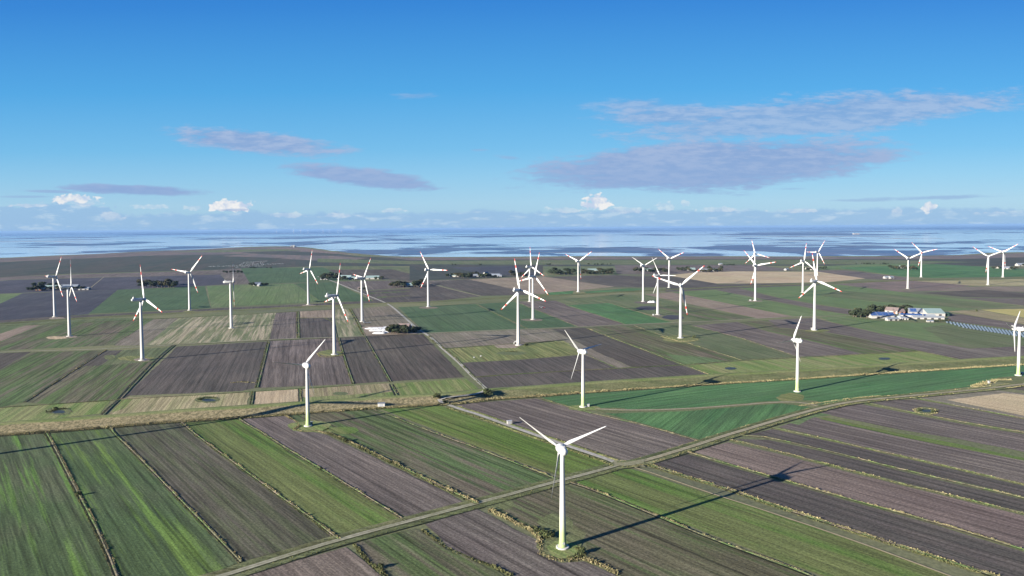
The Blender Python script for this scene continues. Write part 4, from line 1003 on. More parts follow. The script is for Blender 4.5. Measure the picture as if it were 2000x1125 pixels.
barn(1814, 611, 16, 8, 3, 2.2, -8, M_WALLW, M_ROOFL, 'pale shed behind the tall right-hand barn', name='shed', group=SF)
barn(1816, 629, 8, 4, 1.6, .8, -8, M_WALLW, M_ROOFL, 'tiny white hut beside the first solar panel rows', name='shed', group=SF, doors=1)
p = G(1757, 623); bm = bmesh.new(); lathe(bm, [(4, 0), (4, 2), (3.5, 3.6), (2.2, 4.7), (.02, 5.2)], 20); o = obj('slurry_tank', bm, M_ROOFG, loc=(p.x, p.y, .1), smooth=True); tag(o, 'round grey domed tank in the solar farm yard', 'tank')
bm = bmesh.new(); lathe(bm, [(4.1, 1.4), (4.2, 1.5), (4.2, 1.75), (4.1, 1.8)], 20); obj('rim', bm, M_GREYP, o)
p = G(1848, 617); root = empty('storage_tank', (p.x, p.y, .1)); tag(root, 'dark green flat-topped tank right of the tall barn', 'tank')
bm = bmesh.new(); lathe(bm, [(5.5, 0), (5.5, 4.6)], 24); obj('wall', bm, plain('dark_green_sheet', (.02, .045, .035), .6), root); bm = bmesh.new(); lathe(bm, [(5.7, 4.6), (5.7, 4.8), (3, 5.5), (.02, 5.8)], 24); obj('roof', bm, plain('dark_green_sheet', (.02, .045, .035), .6), root)
windbreak(1667, 1697, 615, 620.5, 16, 1.2, 'dark tree in the thicket left of the solar farm', 'trees left of the solar farm', 1)
windbreak(1700, 1778, 608, 611, 26, 1.2, 'dark tree in the windbreak behind the solar farm', 'trees behind the solar farm', 2)
windbreak(1818, 1854, 627.5, 629.5, 9, .40, 'low dark tree in the hedge in front of the solar farm', 'hedge trees in front of the solar farm', 3)
# ground-mounted array: rows run away from the camera, facing left towards the sun
a0, a1, b0, b1 = G(1848, 629.5), G(2040, 657), G(1856, 638), G(2040, 671)
NR = 28
proto = None
for i in range(NR):
    t = i/(NR-1); far = G(1848+t*184, 628.5+t*27.4); ln = min(1, .4+i*.15)*(1+.25*t); nearp = G(1848+t*184+7*ln, 628.5+t*27.4+8.6*ln)
    d = nearp-far; L = d.length; mid = (far+nearp)/2
    root = empty('solar_table', (mid.x, mid.y, .1), math.atan2(d.y, d.x)-rad(90))
    tag(root, 'long tilted row of blue-grey solar panels in the ground array beside the farm', 'solar panels', 'rows of the ground-mounted solar array')
    bm = bmesh.new(); hl = L/2
    sg = 1
    v = [bm.verts.new(q) for q in ((-.8, -hl, .6), (.8, -hl, 1.5), (.8, hl, 1.5), (-.8, hl, .6))]
    w = [bm.verts.new((q.co.x, q.co.y, q.co.z-.1)) for q in v]; bm.faces.new(v); bm.faces.new(w[::-1])
    for k in range(4): bm.faces.new((v[k], w[k], w[(k+1) % 4], v[(k+1) % 4]))
    obj('panel', bm, M_ARRAY, root)
    bm = bmesh.new(); n = max(2, int(L/5))
    for k in range(n):
        yy = -hl+(k+.5)*L/n; box(bm, .7, yy, .70, .12, .12, 1.4); box(bm, -.7, yy, .3, .12, .12, .7)
    box(bm, 0, -hl+.3, .9, 1.4, .08, .08); obj('support_frame', bm, M_GREYP, root)
    if abs(root.rotation_euler.z) > rad(90): root.rotation_euler.z += math.pi
# farm with the white covered heaps
M_PLAST = plain('white_film', (.55, .55, .54), .45, .04, .3, .4)
def heap(px, py, L, W, h, rot, label, seed, mat=None, group='white film-covered heaps in the farmyard'):
    p = G(px, py); r = random.Random(seed); bm = bmesh.new(); rows = []; n = 12
    for i in range(n+1):
        t = i/n; x = (t-.5)*L; s = min(1, 3.2*min(t, 1-t)+.25)*r.uniform(.9, 1.05)
        rows.append([bm.verts.new((x, -W/2*s, 0)), bm.verts.new((x, -W*.36*s, h*.62*s)), bm.verts.new((x, -W*.15*s, h*s*r.uniform(.92, 1.05))), bm.verts.new((x, W*.15*s, h*s*r.uniform(.92, 1.05))), bm.verts.new((x, W*.36*s, h*.6*s)), bm.verts.new((x, W/2*s, 0))])
    for a, b in zip(rows, rows[1:]):
        for j in range(5): bm.faces.new((a[j], b[j], b[j+1], a[j+1]))
    bm.faces.new(rows[0]); bm.faces.new(rows[-1]); bmesh.ops.recalc_face_normals(bm, faces=bm.faces[:])
    o = obj('covered_heap', bm, mat or M_PLAST, loc=(p.x, p.y, .2), rotz=rad(rot), smooth=True); tag(o, label, 'covered heap', group)
    bm = bmesh.new()
    for _ in range(int(L*.7)):
        t = r.uniform(-.35, .35); box(bm, t*L, r.uniform(-.14, .14)*W, h*1.02+.1, .8, .8, .22, r.uniform(0, 3))
    obj('weight_tyres', bm, M_DARKG, o); return o
sheet('yard_ground', [(706,640),(720,637.5),(800,637),(826,649),(812,653),(716,656.5)], field_mat('bare', 1), 0, .5, .4, 4)
for i, (x, y, L, W, h, rt, lb) in enumerate([
 (736, 642.5, 32, 13, 2.2, 4, 'long white covered heap along the back left of the farmyard'), (758, 641.5, 20, 14, 2.4, 3, 'white covered heap in the back middle of the farmyard'),
 (774, 640.5, 15, 12, 2.6, 3, 'white covered heap behind the dark trees of the farmyard'), (731, 646.5, 14, 12, 2.0, 5, 'small white covered heap at the front left of the farmyard'),
 (745, 646, 22, 15, 2.4, 4, 'white covered heap in the middle of the farmyard'), (742, 651.5, 19, 14, 2.2, 3, 'white covered heap nearest the lane'),
 (755, 649.5, 14, 14, 2.3, 3, 'white covered heap touching the dark trees')]): heap(x, y, L, W, h, rt, lb, 60+i)
barn(790, 643.5, 15, 11, 3.2, 4.5, -15, M_WALLB, M_ROOFR, 'dark-roofed farmhouse behind the trees right of the white heaps', 'house', name='farmhouse')
barn(789, 640.5, 12, 7, 3.0, 2.6, 10, M_WALLG, plain('blue_roof', (.20, .25, .42), .5), 'blue-grey roofed shed right of the white heaps', name='shed')
barn(799, 641, 7, 5, 3, 1.8, 0, M_WALLW, M_ROOFL, 'small white shed at the right end of the heap farmyard', name='shed', doors=1)
windbreak(760, 795, 650.5, 653, 14, .95, 'dark tree in the thicket in front of the heap farmyard', 'trees in front of the heap farmyard', 5)
windbreak(762, 792, 647, 649, 8, .95, 'dark tree in the thicket in front of the heap farmyard', 'trees in front of the heap farmyard', 6)
windbreak(797, 818, 647, 650.5, 10, .70, 'dark tree between the heap farm and the concrete road', 'trees beside the road at the heap farm', 7)
heap(1273, 591, 15, 7, 3.2, 2, 'white covered heap beside the slim thin-bladed turbine', 71, group='')
# smaller farms far away: barns + trees
def farm(nm, items, trees):
    for it in items: barn(*it)
    for i, (x0, x1, y0, y1, n, s) in enumerate(trees): windbreak(x0, x1, y0, y1, max(3, int(n*.5+.5)), s*1.6, 'dark tree '+nm, 'trees '+nm, int(x0)+i)
W_, R_w = M_WALLW, M_ROOFL
farm('round the farm left of the two far-left turbines', [
 (80, 567, 18, 11, 3, 3, 10, M_WALLB, M_ROOFG, 'grey-roofed barn among trees behind the farthest-left turbine'),
 (104, 563.5, 34, 15, 3.5, 4, 5, W_, M_ROOFGR, 'wide pale-roofed barn behind the farthest-left turbine'),
 (138, 562, 36, 15, 3.5, 4, 5, W_, R_w, 'wide pale barn right of the second-left turbine hub'),
 (165, 566, 22, 13, 3, 3, 8, W_, R_w, 'pale barn at the right end of the far-left farm')],
 [(57, 80, 566, 569, 9, .8), (85, 160, 565.5, 567.5, 20, .62), (66, 118, 558.5, 561, 12, .7)])
farm('in the block above the left green field', [
 (312, 561, 9, 7, 3, 3, 10, W_, R_w, 'tiny white house inside the left tree block', 'house')],
 [(275, 340, 559, 562, 24, .95), (275, 345, 556, 558, 22, .9)])
farm('in the row behind the striped-field turbine', [], [(437, 470, 532.5, 534.5, 12, .7)])
farm('round the white house in the green field', [
 (503, 557.5, 16, 12, 3.6, 4.2, 35, W_, R_w, 'white farmhouse standing alone at the top of the green field', 'house'),
 (507, 559, 9, 8, 3, 3, -40, W_, R_w, 'white annexe beside the lone white farmhouse', 'house')], [(489, 497, 557, 559, 4, .6), (512, 520, 558, 559, 4, .5)])
farm('round the farms behind the left-centre turbines', [
 (633, 546.5, 18, 12, 3, 3, 8, W_, M_ROOFG, 'small grey barn at the left of the farm row behind the turbines'),
 (674, 544.5, 36, 20, 4, 5.5, -10, W_, M_ROOFGR, 'big pale green-roofed barn in the farm row behind the turbines'),
 (689, 546, 20, 14, 3.5, 4, -10, W_, M_ROOFGR, 'second pale green-roofed barn of the row'),
 (728, 545, 34, 16, 4, 5, 5, W_, M_ROOFGR, 'pale green-roofed barn right of the turbine nacelle'),
 (704, 565, 10, 7, 3, 2, 0, W_, M_ROOFR, 'small dark shed under the turbine by the green field', 'shed')],
 [(628, 672, 545, 547.5, 17, .75), (634, 660, 541.5, 543, 9, .85), (668, 700, 547, 548, 8, .5), (736, 746, 545, 547, 5, .6), (703, 711, 565, 567, 4, .4)])
farm('round the farm left of the round-pad turbine', [
 (806, 559.5, 30, 16, 3.5, 4.5, 5, W_, M_ROOFGR, 'pale green barn among trees left of the round-pad turbine')],
 [(766, 795, 558, 561.5, 16, .95), (810, 824, 556, 561, 10, .95)])
farm('round the farm hamlet in the middle distance', [
 (888, 540.5, 26, 15, 3.5, 4.5, -8, W_, M_ROOFGR, 'pale barn at the left of the middle-distance hamlet'),
 (932, 540.5, 22, 12, 3.5, 4, 10, W_, R_w, 'white barn second from the left in the hamlet'),
 (949, 538.5, 18, 14, 4.5, 6, 60, W_, M_ROOFG, 'tall grey-gabled barn in the middle of the hamlet'),
 (966, 540, 30, 14, 3.5, 4, -8, W_, R_w, 'long white barn at the right of the hamlet'),
 (976, 541, 10, 8, 3, 3, 0, W_, R_w, 'small white house right of the long hamlet barn', 'house')],
 [(874, 884, 540, 543, 6, .8), (893, 914, 540, 543.5, 12, .9), (920, 930, 539, 543, 7, .9), (938, 958, 541, 543, 10, .8), (962, 968, 542, 543, 3, .5)])
farm('behind the central three turbines', [
 (1025, 538.5, 14, 9, 3, 3, 0, M_WALLB, M_ROOFR, 'small brown house behind the central turbines', 'house')],
 [(997, 1003, 535, 537, 4, .9), (1003, 1030, 537.5, 540, 14, .75)])
farm('round the farm left of the V-bladed turbine', [
 (1099, 534.5, 20, 12, 3.5, 4, 20, W_, M_ROOFGR, 'pale barn in the grove left of the V-bladed turbine')],
 [(1074, 1095, 533, 537, 15, 1.0), (1103, 1120, 533, 537, 12, 1.0)])
farm('round the farm right of the V-bladed turbine', [
 (1161, 530.5, 40, 20, 4, 5, 0, W_, M_ROOFGR, 'big pale roof in the grove right of the V-bladed turbine')],
 [(1137, 1152, 533, 536, 10, .85), (1150, 1198, 534, 536.5, 24, .75), (1172, 1196, 531, 533, 10, .8)])
farm('round the farm left of the thin-bladed turbine', [
 (1265, 529.5, 22, 12, 3.5, 4, 0, W_, M_ROOFGR, 'pale barn in the grove behind the slim turbine')],
 [(1241, 1262, 529, 533, 14, .9), (1268, 1304, 529.5, 534, 24, .9)])
farm('round the long farm above the straw field', [
 (1350, 528.5, 22, 14, 4, 4.5, 0, W_, M_ROOFGR, 'pale barn at the left of the long farm above the straw field'),
 (1375, 530, 30, 15, 3.5, 4, 0, W_, M_ROOFG, 'grey barn in the middle of the long farm above the straw field'),
 (1392, 529.5, 24, 14, 3.5, 4, 0, W_, M_ROOFGR, 'pale barn at the right of the long farm above the straw field')],
 [(1323, 1346, 527, 530, 16, .8), (1350, 1384, 531, 532.5, 14, .6), (1384, 1411, 526, 531, 16, .8)])
farm('round the dark farm behind the overlapped turbines', [
 (1580, 526, 20, 12, 3, 3, 0, W_, M_ROOFR, 'dark-roofed barn behind the overlapping turbines'),
 (1588, 527.5, 14, 8, 3, 3, 0, W_, R_w, 'white shed behind the overlapping turbines')],
 [(1570, 1612, 525.5, 528, 18, .6)])
farm('round the farm behind the V-bladed right turbine', [
 (1764, 523.5, 24, 14, 3.5, 4, 0, W_, M_ROOFGR, 'pale green barn in the grove beside the right turbine')],
 [(1739, 1788, 524, 527, 26, .75)])
farm('round the white farm between the far-right pair', [
 (1952, 524, 20, 12, 3, 3, 10, W_, M_ROOFR, 'dark-roofed white farm left of the farther right turbine'),
 (1966, 525.5, 20, 12, 3.5, 4, -20, W_, R_w, 'white gabled farm under the farther right turbine')],
 [(1939, 1950, 524, 526, 6, .6), (1970, 1983, 525, 527, 7, .6)])
farm('beside the white house at the right edge', [
 (1994, 519.5, 30, 14, 4, 5, 5, W_, R_w, 'white farm at the right edge of the photo beyond the last turbine')], [(2000, 2006, 518, 521, 4, .7)])
farm('in the line along the marsh edge', [], [] and [(1408, 1440, 517.5, 518.5, 12, .5), (1065, 1082, 516.5, 517.5, 7, .5), (1148, 1196, 516.5, 517.5, 14, .5), (1672, 1742, 515.5, 516.8, 22, .5), (883, 890, 517, 518, 3, .5), (935, 942, 517, 518, 3, .5)])
for i, (x, y) in enumerate(((1407, 517.6), (1731, 544), (1740, 544), (1536, 528))):
    barn(x, y, 12, 9, 3, 3, 10*i, W_, R_w, ['tiny white house on the marsh edge left of the overlapping turbines', 'left of two tiny white sheds on the dark strip', 'right of two tiny white sheds on the dark strip', 'tiny white shed at the top of the straw field'][i], 'shed', name='shed', doors=1)
def thicket(lines):
    bm = bmesh.new(); r = random.Random(77)
    for x0, x1, y0, y1, n, s in lines:
        for i in range(n):
            p = G(x0+(x1-x0)*r.random(), y0+(y1-y0)*r.random())
            for _ in range(40):
                d = Vector((r.gauss(0, 1), r.gauss(0, 1), r.gauss(0, 1))).normalized()*r.random()**.4*s*4.5; c = p+d+Vector((0, 0, s*4.2)); l = s*1.3
                t = Vector((r.gauss(0, 1), r.gauss(0, 1), r.gauss(0, 1))).normalized(); q = t.orthogonal().normalized()
                bm.faces.new([bm.verts.new(c+t*l), bm.verts.new(c+q*l), bm.verts.new(c-t*l), bm.verts.new(c-q*l)])
    tag(obj('treeline', bm, M_TREE), 'thin dark scrub line along the marsh edge', 'scrub', kind='stuff')
thicket([(1408, 1440, 517.5, 518.5, 12, .6), (1065, 1082, 516.5, 517.5, 7, .6), (1148, 1196, 516.5, 517.5, 14, .6), (1672, 1742, 515.5, 516.8, 24, .6), (883, 890, 517, 518, 3, .6), (935, 942, 517, 518, 3, .6), (488, 500, 523, 524, 6, .6), (520, 530, 523, 524, 5, .5)])
# hut group on the far salt marsh
for i, (x, y, s) in enumerate(((573, 481, 1), (569.5, 482, .8), (576, 483, .7))):
    barn(x, y, 26*s, 16*s, 5, 5, 20*i, W_, M_ROOFG, ['largest of the three small houses on the salt marsh point', 'left of the three small houses on the salt marsh point', 'lowest of the three small houses on the salt marsh point'][i], 'house', name='house', doors=1)
barn(1672, 457.6, 90, 40, 10, 6, 0, W_, R_w, 'lone white building far out on the tidal flats', 'building', name='house', doors=1)
# white bales in rows on the marsh
bm = bmesh.new(); lathe(bm, [(.5, -1.1), (1.05, -1.0), (1.15, 0), (1.05, 1.0), (.5, 1.1)], 10, 'Y', (0, 0, 1.1)); bale = obj('bale', bm, M_GREYP, smooth=True)
rb = random.Random(4); first = True; spots = []
for row in range(5):
    for k in range(16): 
        x, y = 462+k*3.3-row*1.5+row*4, 522-row*2.4-k*.18+.5
        if rb.random() < .82: spots.append((x+rb.uniform(-.7, .7), y+rb.uniform(-.3, .3)))
for k in range(14): spots.append((408+k*4.2+rb.uniform(-1, 1), 521-k*.1+rb.uniform(-.3, .3)))
for k in range(12): spots.append((515+k*3.4+rb.uniform(-1, 1), 517-k*.2+rb.uniform(-1, 1)))
for x, y in spots:
    p = G(x, y); o = bale if first else bale.copy()
    if not first: C.objects.link(o)
    first = False; o.location = (p.x, p.y, 0); o.rotation_euler = (0, 0, rb.uniform(-.3, .3)+.4); s = rb.uniform(.85, 1.2); o.scale = (s*1.2, s, s*.9)
    tag(o, 'small white speck lying in the rows on the dark salt marsh', 'bale', 'rows of white specks on the salt marsh')
# small things
def kiosk(px, py, L, W, h, label, rot=0, mat=None, roofm=None):
    p = GB(px, py); root = empty('transformer_box', (p.x, p.y, p.z+.15), rad(rot)); tag(root, label, 'transformer box')
    bm = bmesh.new(); box(bm, 0, 0, h/2, L, W, h); obj('cabinet', bm, mat or M_WALLW, root)
    bm = bmesh.new(); box(bm, 0, 0, h+.1, L+.3, W+.3, .2); obj('lid', bm, roofm or M_GREYP, root)
    bm = bmesh.new(); box(bm, 0, -W/2-.03, h*.45, L*.5, .06, h*.75); obj('door', bm, M_GREYP, root); return root
kiosk(995, 828.5, 3.2, 2.2, 2.2, 'white transformer box beside the concrete road, left of the nearest turbine blades', 15)
kiosk(745, 793.5, 5.2, 3.2, 2.2, 'pale concrete box on the bank above the bright green field', 5, M_CONC)
kiosk(1149, 794.5, 1.6, 1.4, 1.8, 'tiny white cabinet right of the green-footed turbine by the path', 0)
kiosk(1931.5, 749, 1.5, 1.3, 1.9, 'small white cabinet in the reeds left of the edge-on turbine', 10)
kiosk(1996, 731.5, 3, 2, 1.8, 'dark cabinet right of the edge-on turbine foot', 10, M_DARKG)
kiosk(608, 830, 1.6, 1.4, 1.9, 'dark cabinet right of the second green-footed turbine', 0, M_DARKG)
kiosk(1465.5, 587.5, 3, 2, 2, 'white cabinet left of the overlapping turbine foot', 0)
kiosk(1586.5, 643.5, 3, 2, 2, 'white cabinet at the foot of the turbine left of the solar farm', 0)
kiosk(1276, 616.3, 2.4, 2, 2, 'white cabinet left of the plain-bladed turbine foot', 0)
kiosk(1978, 638.5, 2.0, 2, 1.8, 'tiny white cabinet in the dark field above the solar rows', 0); 
def tractor(px, py, rot, label, body):
    p = G(px, py); root = empty('tractor', (p.x, p.y, .18), rad(rot)); tag(root, label, 'tractor')
    bm = bmesh.new(); box(bm, 1.2, 0, 1.35, 2.4, 1.3, 1.0); obj('bonnet', bm, body, root)
    bm = bmesh.new(); box(bm, -.9, 0, 2.1, 1.8, 1.7, 1.8, 0, .85); obj('cab', bm, M_DARKG, root)
    bm = bmesh.new(); box(bm, -.9, 0, 3.08, 1.8, 1.7, .16); obj('cab_roof', bm, M_WHITE, root)
    for x, y, r in ((-1.1, .95, .95), (-1.1, -.95, .95), (1.7, .85, .6), (1.7, -.85, .6)):
        bm = bmesh.new(); lathe(bm, [(r*.6, -.25), (r, -.22), (r, .22), (r*.6, .25)], 16, 'Y'); o = obj('wheel', bm, M_DARKG, root); o.location = (x, y, r)
    return root
tractor(1055, 602.3, 15, 'small pale tractor on the mauve field right of the central turbines', M_WHITE)
tractor(1061, 602.6, 15, 'dark tractor just right of the pale one on the mauve field', M_RED)
# sheep on the rough meadow and white rotor part beside a turbine
def sheep(px, py, rot, label):
    p = G(px, py); bm = bmesh.new()
    prof = [(-.75, .02, .85), (-.7, .26, .85), (-.45, .36, .85), (0, .40, .86), (.4, .36, .88), (.62, .22, .98), (.78, .13, 1.1), (.9, .14, 1.15), (1.08, .10, 1.08), (1.16, .03, 1.04)]
    rows = []
    for x, r, z in prof: rows.append([bm.verts.new((x, math.cos(a*math.tau/10)*r*.9, z+math.sin(a*math.tau/10)*r)) for a in range(10)])
    for a, b in zip(rows, rows[1:]):
        for i in range(10): bm.faces.new((a[i], a[(i+1) % 10], b[(i+1) % 10], b[i]))
    for x, y in ((-.5, .2), (-.5, -.2), (.42, .2), (.42, -.2)):
        n0 = len(bm.verts); box(bm, x, y, .33, .12, .12, .66, 0, 1.3)
    o = obj('sheep', bm, M_WHITE, loc=(p.x, p.y, .18), rotz=rad(rot), smooth=True); o.scale = (1.1, 1.1, 1.1); tag(o, label, 'sheep'); return o
sheep(939, 697.3, 10, 'larger white grazing animal on the rough yellow-green meadow'); sheep(926, 699.8, 200, 'smaller white grazing animal left of the other on the rough meadow')
def boat_like(px, py, L, label, rot):
    p = G(px, py); root = empty('trailer', (p.x, p.y, .18), rad(rot)); tag(root, label, 'trailer')
    bm = bmesh.new(); box(bm, 0, 0, 1.3, L, 2.4, .3); box(bm, -L/2+.1, 0, 1.8, .15, 2.4, 1.0); obj('deck', bm, M_ROOFL, root)
    for x in (-L*.3, -L*.15, L*.3):
        bm = bmesh.new(); lathe(bm, [(.3, -1.2), (.5, -1.15), (.5, 1.15), (.3, 1.2)], 12, 'Y'); o = obj('wheel', bm, M_DARKG, root); o.location = (x, 0, .5)
boat_like(717, 632, 10, 'pale flat trailer right of the turbine behind the white heaps', 25)
# low concrete arch beside the nearest central turbine
p = G(1007, 672); bm = bmesh.new()
for k in range(8):
    a = rad(90+k*90/7); box(bm, -2+math.cos(a)*3.2+3.2, 0, .2+math.sin(a)*3.0, .9, .5, .9, 0)
o = obj('cable_arch', bm, M_WHITE, loc=(p.x, p.y, .18)); tag(o, 'small white curved pipe left of the nearest central turbine foot', 'pipe')

SKY_SAT, SKY_HUE, SKY_VAL = 1.2, .5, 1.2
CL_A, CL_B, CL_LOW = (2.4, 3.85, 6.7), (4.3, 5.3, 7.4), (2.8, 4.25, 6.9)
BK_A, BK_B = (2.9, 4.8, 7.5), (5.2, 6.6, 8.3)
CU_A, CU_B = (5.5, 6.5, 8.2), (9.0, 8.9, 8.8)
SKY_STR, SKY_K = .05, .61
HAZE_COL, HAZE_D, EXPO = (.22, .38, .64, 1), 2.0e-5, 1.72
# ------------------------------------------------------------------ sky with its clouds (directions, like an environment)
w = bpy.data.worlds.new('World'); S.world = w; w.use_nodes = True; w.node_tree.nodes.clear(); nt = NT(w.node_tree)
sky = nt.node('ShaderNodeTexSky', sky_type='NISHITA'); sky.sun_disc = False; sky.sun_elevation = SUN_EL
sky.sun_rotation = SUN_AZ; sky.altitude = 50; sky.air_density = 1.0; sky.dust_density = .25; sky.ozone_density = 3.0
geo = nt.node('ShaderNodeTexCoord').outputs['Generated']
sx = nt.node('ShaderNodeSeparateXYZ'); nt.l.new(geo, sx.inputs[0])
yy = nt.math('MAXIMUM', sx.outputs[1], .05)
u = nt.math('DIVIDE', sx.outputs[0], yy); v = nt.math('DIVIDE', sx.outputs[2], yy)
front = nt.ramp(sx.outputs[1], .05, .15)
cb = nt.node('ShaderNodeCombineXYZ'); nt.l.new(u, cb.inputs[0]); nt.l.new(v, cb.inputs[1]); uv = cb.outputs[0]
def uvp(x, y): d = ray(x, y); return d.x/d.y, d.z/d.y
hs = nt.node('ShaderNodeHueSaturation'); nt.l.new(sky.outputs[0], hs.inputs['Color'])
hs.inputs['Saturation'].default_value = SKY_SAT; hs.inputs['Hue'].default_value = SKY_HUE; hs.inputs['Value'].default_value = SKY_VAL
col = hs.outputs[0]
el = nt.math('MAXIMUM', v, 0)
# clear autumn blue by elevation, laid over the physical sky
cr = nt.node('ShaderNodeValToRGB'); nt.put(cr.inputs[0], nt.math('DIVIDE', el, .5)); ce = cr.color_ramp.elements
stops = [(0, (.36, .60, .83)), (.07, (.37, .64, .87)), (.14, (.28, .60, .88)), (.22, (.175, .525, .87)), (.38, (.082, .41, .83)), (.62, (.034, .245, .72)), (1, (.03, .16, .50))]
ce[0].position = 0; ce[0].color = (*stops[0][1], 1); ce[1].position = 1; ce[1].color = (*stops[-1][1], 1)
for q, c in stops[1:-1]: e = ce.new(q); e.color = (*c, 1)
sc = nt.node('ShaderNodeVectorMath', operation='SCALE'); nt.l.new(cr.outputs[0], sc.inputs[0]); sc.inputs['Scale'].default_value = 10
col = nt.mix(.85, col, sc.outputs[0])
wn1 = nt.noise(nt.mapv(uv, (7, 34, 1)), 1, 5, .62); wn2 = nt.noise(nt.mapv(uv, (34, 150, 1), (3, 1, 0)), 1, 5, .65)
wsm = nt.noise(nt.mapv(uv, (58, 80, 1), (9, 4, 0)), 1, 6, .62, .25)
stn = nt.math('ADD', nt.math('MULTIPLY', nt.math('SUBTRACT', wn1, .5), 2.6), nt.math('MULTIPLY', nt.math('SUBTRACT', wn2, .5), 1.7))
cun = nt.math('MULTIPLY', nt.math('SUBTRACT', wsm, .5), 4.6)
def blob(cx, cy, rx, ry, slope, noise, amp, soft):
    a, b = uvp(cx, cy); rx /= FPX; ry /= FPX
    du = nt.math('SUBTRACT', u, a); dv = nt.math('SUBTRACT', v, b)
    dv = nt.math('SUBTRACT', dv, nt.math('MULTIPLY', du, slope))
    q = nt.math('SQRT', nt.math('ADD', nt.math('POWER', nt.math('ABSOLUTE', nt.math('DIVIDE', du, rx)), 2.0), nt.math('POWER', nt.math('ABSOLUTE', nt.math('DIVIDE', dv, ry)), 2.0)))
    s = nt.math('ADD', nt.math('SUBTRACT', 1, q), nt.math('MULTIPLY', noise, amp))
    return nt.ramp(s, 0, soft)
# grey-violet layer clouds
lay = [(1600,226,410,36,.085,.62,.5,.75),(1320,228,170,27,.0,.7,.7,.75),(1250,206,100,15,.0,.8,.9,.6),(1385,322,385,46,.05,.42,.36,1.0),(1120,340,110,17,.1,.8,.5,.8),(1600,306,190,18,.03,.7,.6,.7),
 (492,277,185,22,-.10,.55,.5,.95),(420,262,80,8,-.03,.8,.9,.5),(520,292,90,10,-.05,.8,.8,.5),(700,346,175,18,-.13,.5,.45,1.0),(740,334,40,4,-.0,.8,.7,.6),(258,371,145,10,-.035,.45,.4,1.0),(100,374,60,3.5,-.03,.6,.6,.7),(60,384,70,2.5,0,.6,.7,.5),
 (995,308,28,4,-.1,.9,.8,.5),(935,293,20,2.2,0,.7,.8,.4),(805,187,50,7,0,.9,1.0,.4),(1545,369,45,3.5,0,.8,.8,.4),(1830,386,180,5,.02,.6,.7,.6),(1690,391,90,3,0,.7,.8,.5),(460,410,40,3,0,.4,.5,.6)]
lay = [(a, b2, c*1.06, d*1.22, e, f, g2, h) for a, b2, c, d, e, f, g2, h in lay]
mk = None
for cx, cy, rx, ry, sl, amp, soft, op in lay:
    q = nt.math('MULTIPLY', blob(cx, cy, rx, ry, sl, stn, amp, soft), op); mk = q if mk is None else nt.math('MAXIMUM', mk, q)
shade = nt.ramp(nt.math('ADD', nt.math('MULTIPLY', wn2, .6), nt.math('MULTIPLY', wn1, .4)), .40, .60); ccol = nt.mix(shade, CL_A, CL_B)
ccol = nt.mix(nt.ramp(v, .0, .20), CL_LOW, ccol)
# haze bank along the horizon with a bumpy top
sm = nt.noise(nt.mapv(uv, (12, 0, 1), (2, 0, 0)), 1, 3, .6); sm2 = nt.noise(nt.mapv(uv, (60, 60, 1)), 1, 4, .6)
top = nt.math('ADD', .024, nt.math('ADD', nt.math('MULTIPLY', nt.math('SUBTRACT', sm, .5), .022), nt.math('MULTIPLY', nt.math('SUBTRACT', sm2, .5), .012)))
bankm = nt.ramp(nt.math('SUBTRACT', top, v), -.0015, .0045)
bm1 = blob(120, 418, 130, 26, -.02, cun, .35, .25); bm2 = blob(60, 425, 200, 24, 0, cun, .3, .3)
bankm = nt.math('MAXIMUM', bankm, nt.math('MAXIMUM', bm1, bm2))
fl = nt.noise(nt.mapv(uv, (24, 95, 1), (4, 8, 0)), 1, 5, .6)
bcol = nt.mix(nt.ramp(fl, .50, .66), BK_A, BK_B)
out = nt.mix(nt.math('MULTIPLY', bankm, .62), col, bcol)
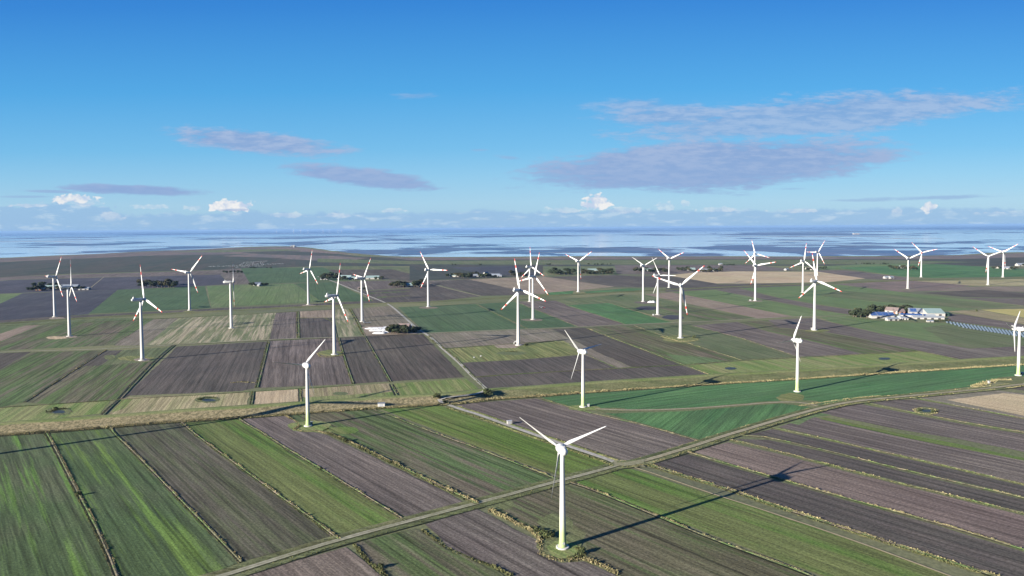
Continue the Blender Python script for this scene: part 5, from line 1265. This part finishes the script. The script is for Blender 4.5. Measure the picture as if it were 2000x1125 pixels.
# small white cumulus heads
cum = [(143,388,50,9),(165,395,44,8),(60,401,40,4),(428,403,24,10),(452,401,26,12),(474,402,22,11),(378,406,22,6),(1166,394,26,17),(1154,401,26,11),(1816,404,16,11),(1752,415,12,10),(1300,402,22,9),(1337,398,10,8),(1100,410,34,6),(1225,411,50,7),(1400,409,44,6),(215,424,30,12),(300,404,50,5),(560,420,34,6),(660,421,44,5),(768,411,26,5),(1550,412,44,5),(1940,418,36,5)]
mc = None
for i, (cx, cy, rx, ry) in enumerate(cum):
    q = blob(cx, cy, rx, ry, 0, cun, .62, .30)
    q = nt.math('MULTIPLY', q, (.95 if i in (3, 4, 5, 7, 8) else .85 if i in (0, 9) else .32)); mc = q if mc is None else nt.math('MAXIMUM', mc, q)
flat = nt.ramp(v, .010, .020)
out = nt.mix(nt.math('MULTIPLY', mc, flat), out, nt.mix(nt.ramp(wsm, .4, .62), CU_A, CU_B))
out = nt.mix(nt.math('MULTIPLY', mk, 1.0), out, ccol)
out = nt.mix(front, col, out)
bg = nt.node('ShaderNodeBackground'); fs = nt.node('ShaderNodeVectorMath', operation='SCALE'); nt.l.new(out, fs.inputs[0]); fs.inputs['Scale'].default_value = SKY_K; nt.l.new(fs.outputs[0], bg.inputs[0]); bg.inputs[1].default_value = SKY_STR
o = nt.node('ShaderNodeOutputWorld'); nt.l.new(bg.outputs[0], o.inputs[0])

# ------------------------------------------------------------------ air: one closed box of thin haze
bm = bmesh.new(); bmesh.ops.create_cube(bm, size=1)
hz = obj('haze', bm, [] ); hz['kind'] = 'stuff'
X0, X1, Y0, Y1, Z0, Z1 = -160000, 160000, -8000, 118000, -3.0, 160.0
hz.scale = (X1-X0, Y1-Y0, Z1-Z0); hz.location = ((X0+X1)/2, (Y0+Y1)/2, (Z0+Z1)/2)
m, nt = newmat('haze_air'); pv = nt.node('ShaderNodeVolumePrincipled'); pv.inputs['Color'].default_value = HAZE_COL; pv.inputs['Density'].default_value = HAZE_D
pv.inputs['Anisotropy'].default_value = 0.0
o = nt.node('ShaderNodeOutputMaterial'); nt.l.new(pv.outputs[0], o.inputs['Volume']); hz.data.materials.append(m)

V_ = S.view_settings; V_.view_transform = 'Standard'; V_.look = 'None'; V_.exposure = EXPO; V_.gamma = 1; V_.use_curve_mapping = False
S.display_settings.display_device = 'sRGB'
S.cycles.use_denoising = True; S.cycles.max_bounces = 5; S.cycles.diffuse_bounces = 2; S.cycles.volume_bounces = 0
S.cycles.volume_max_steps = 64
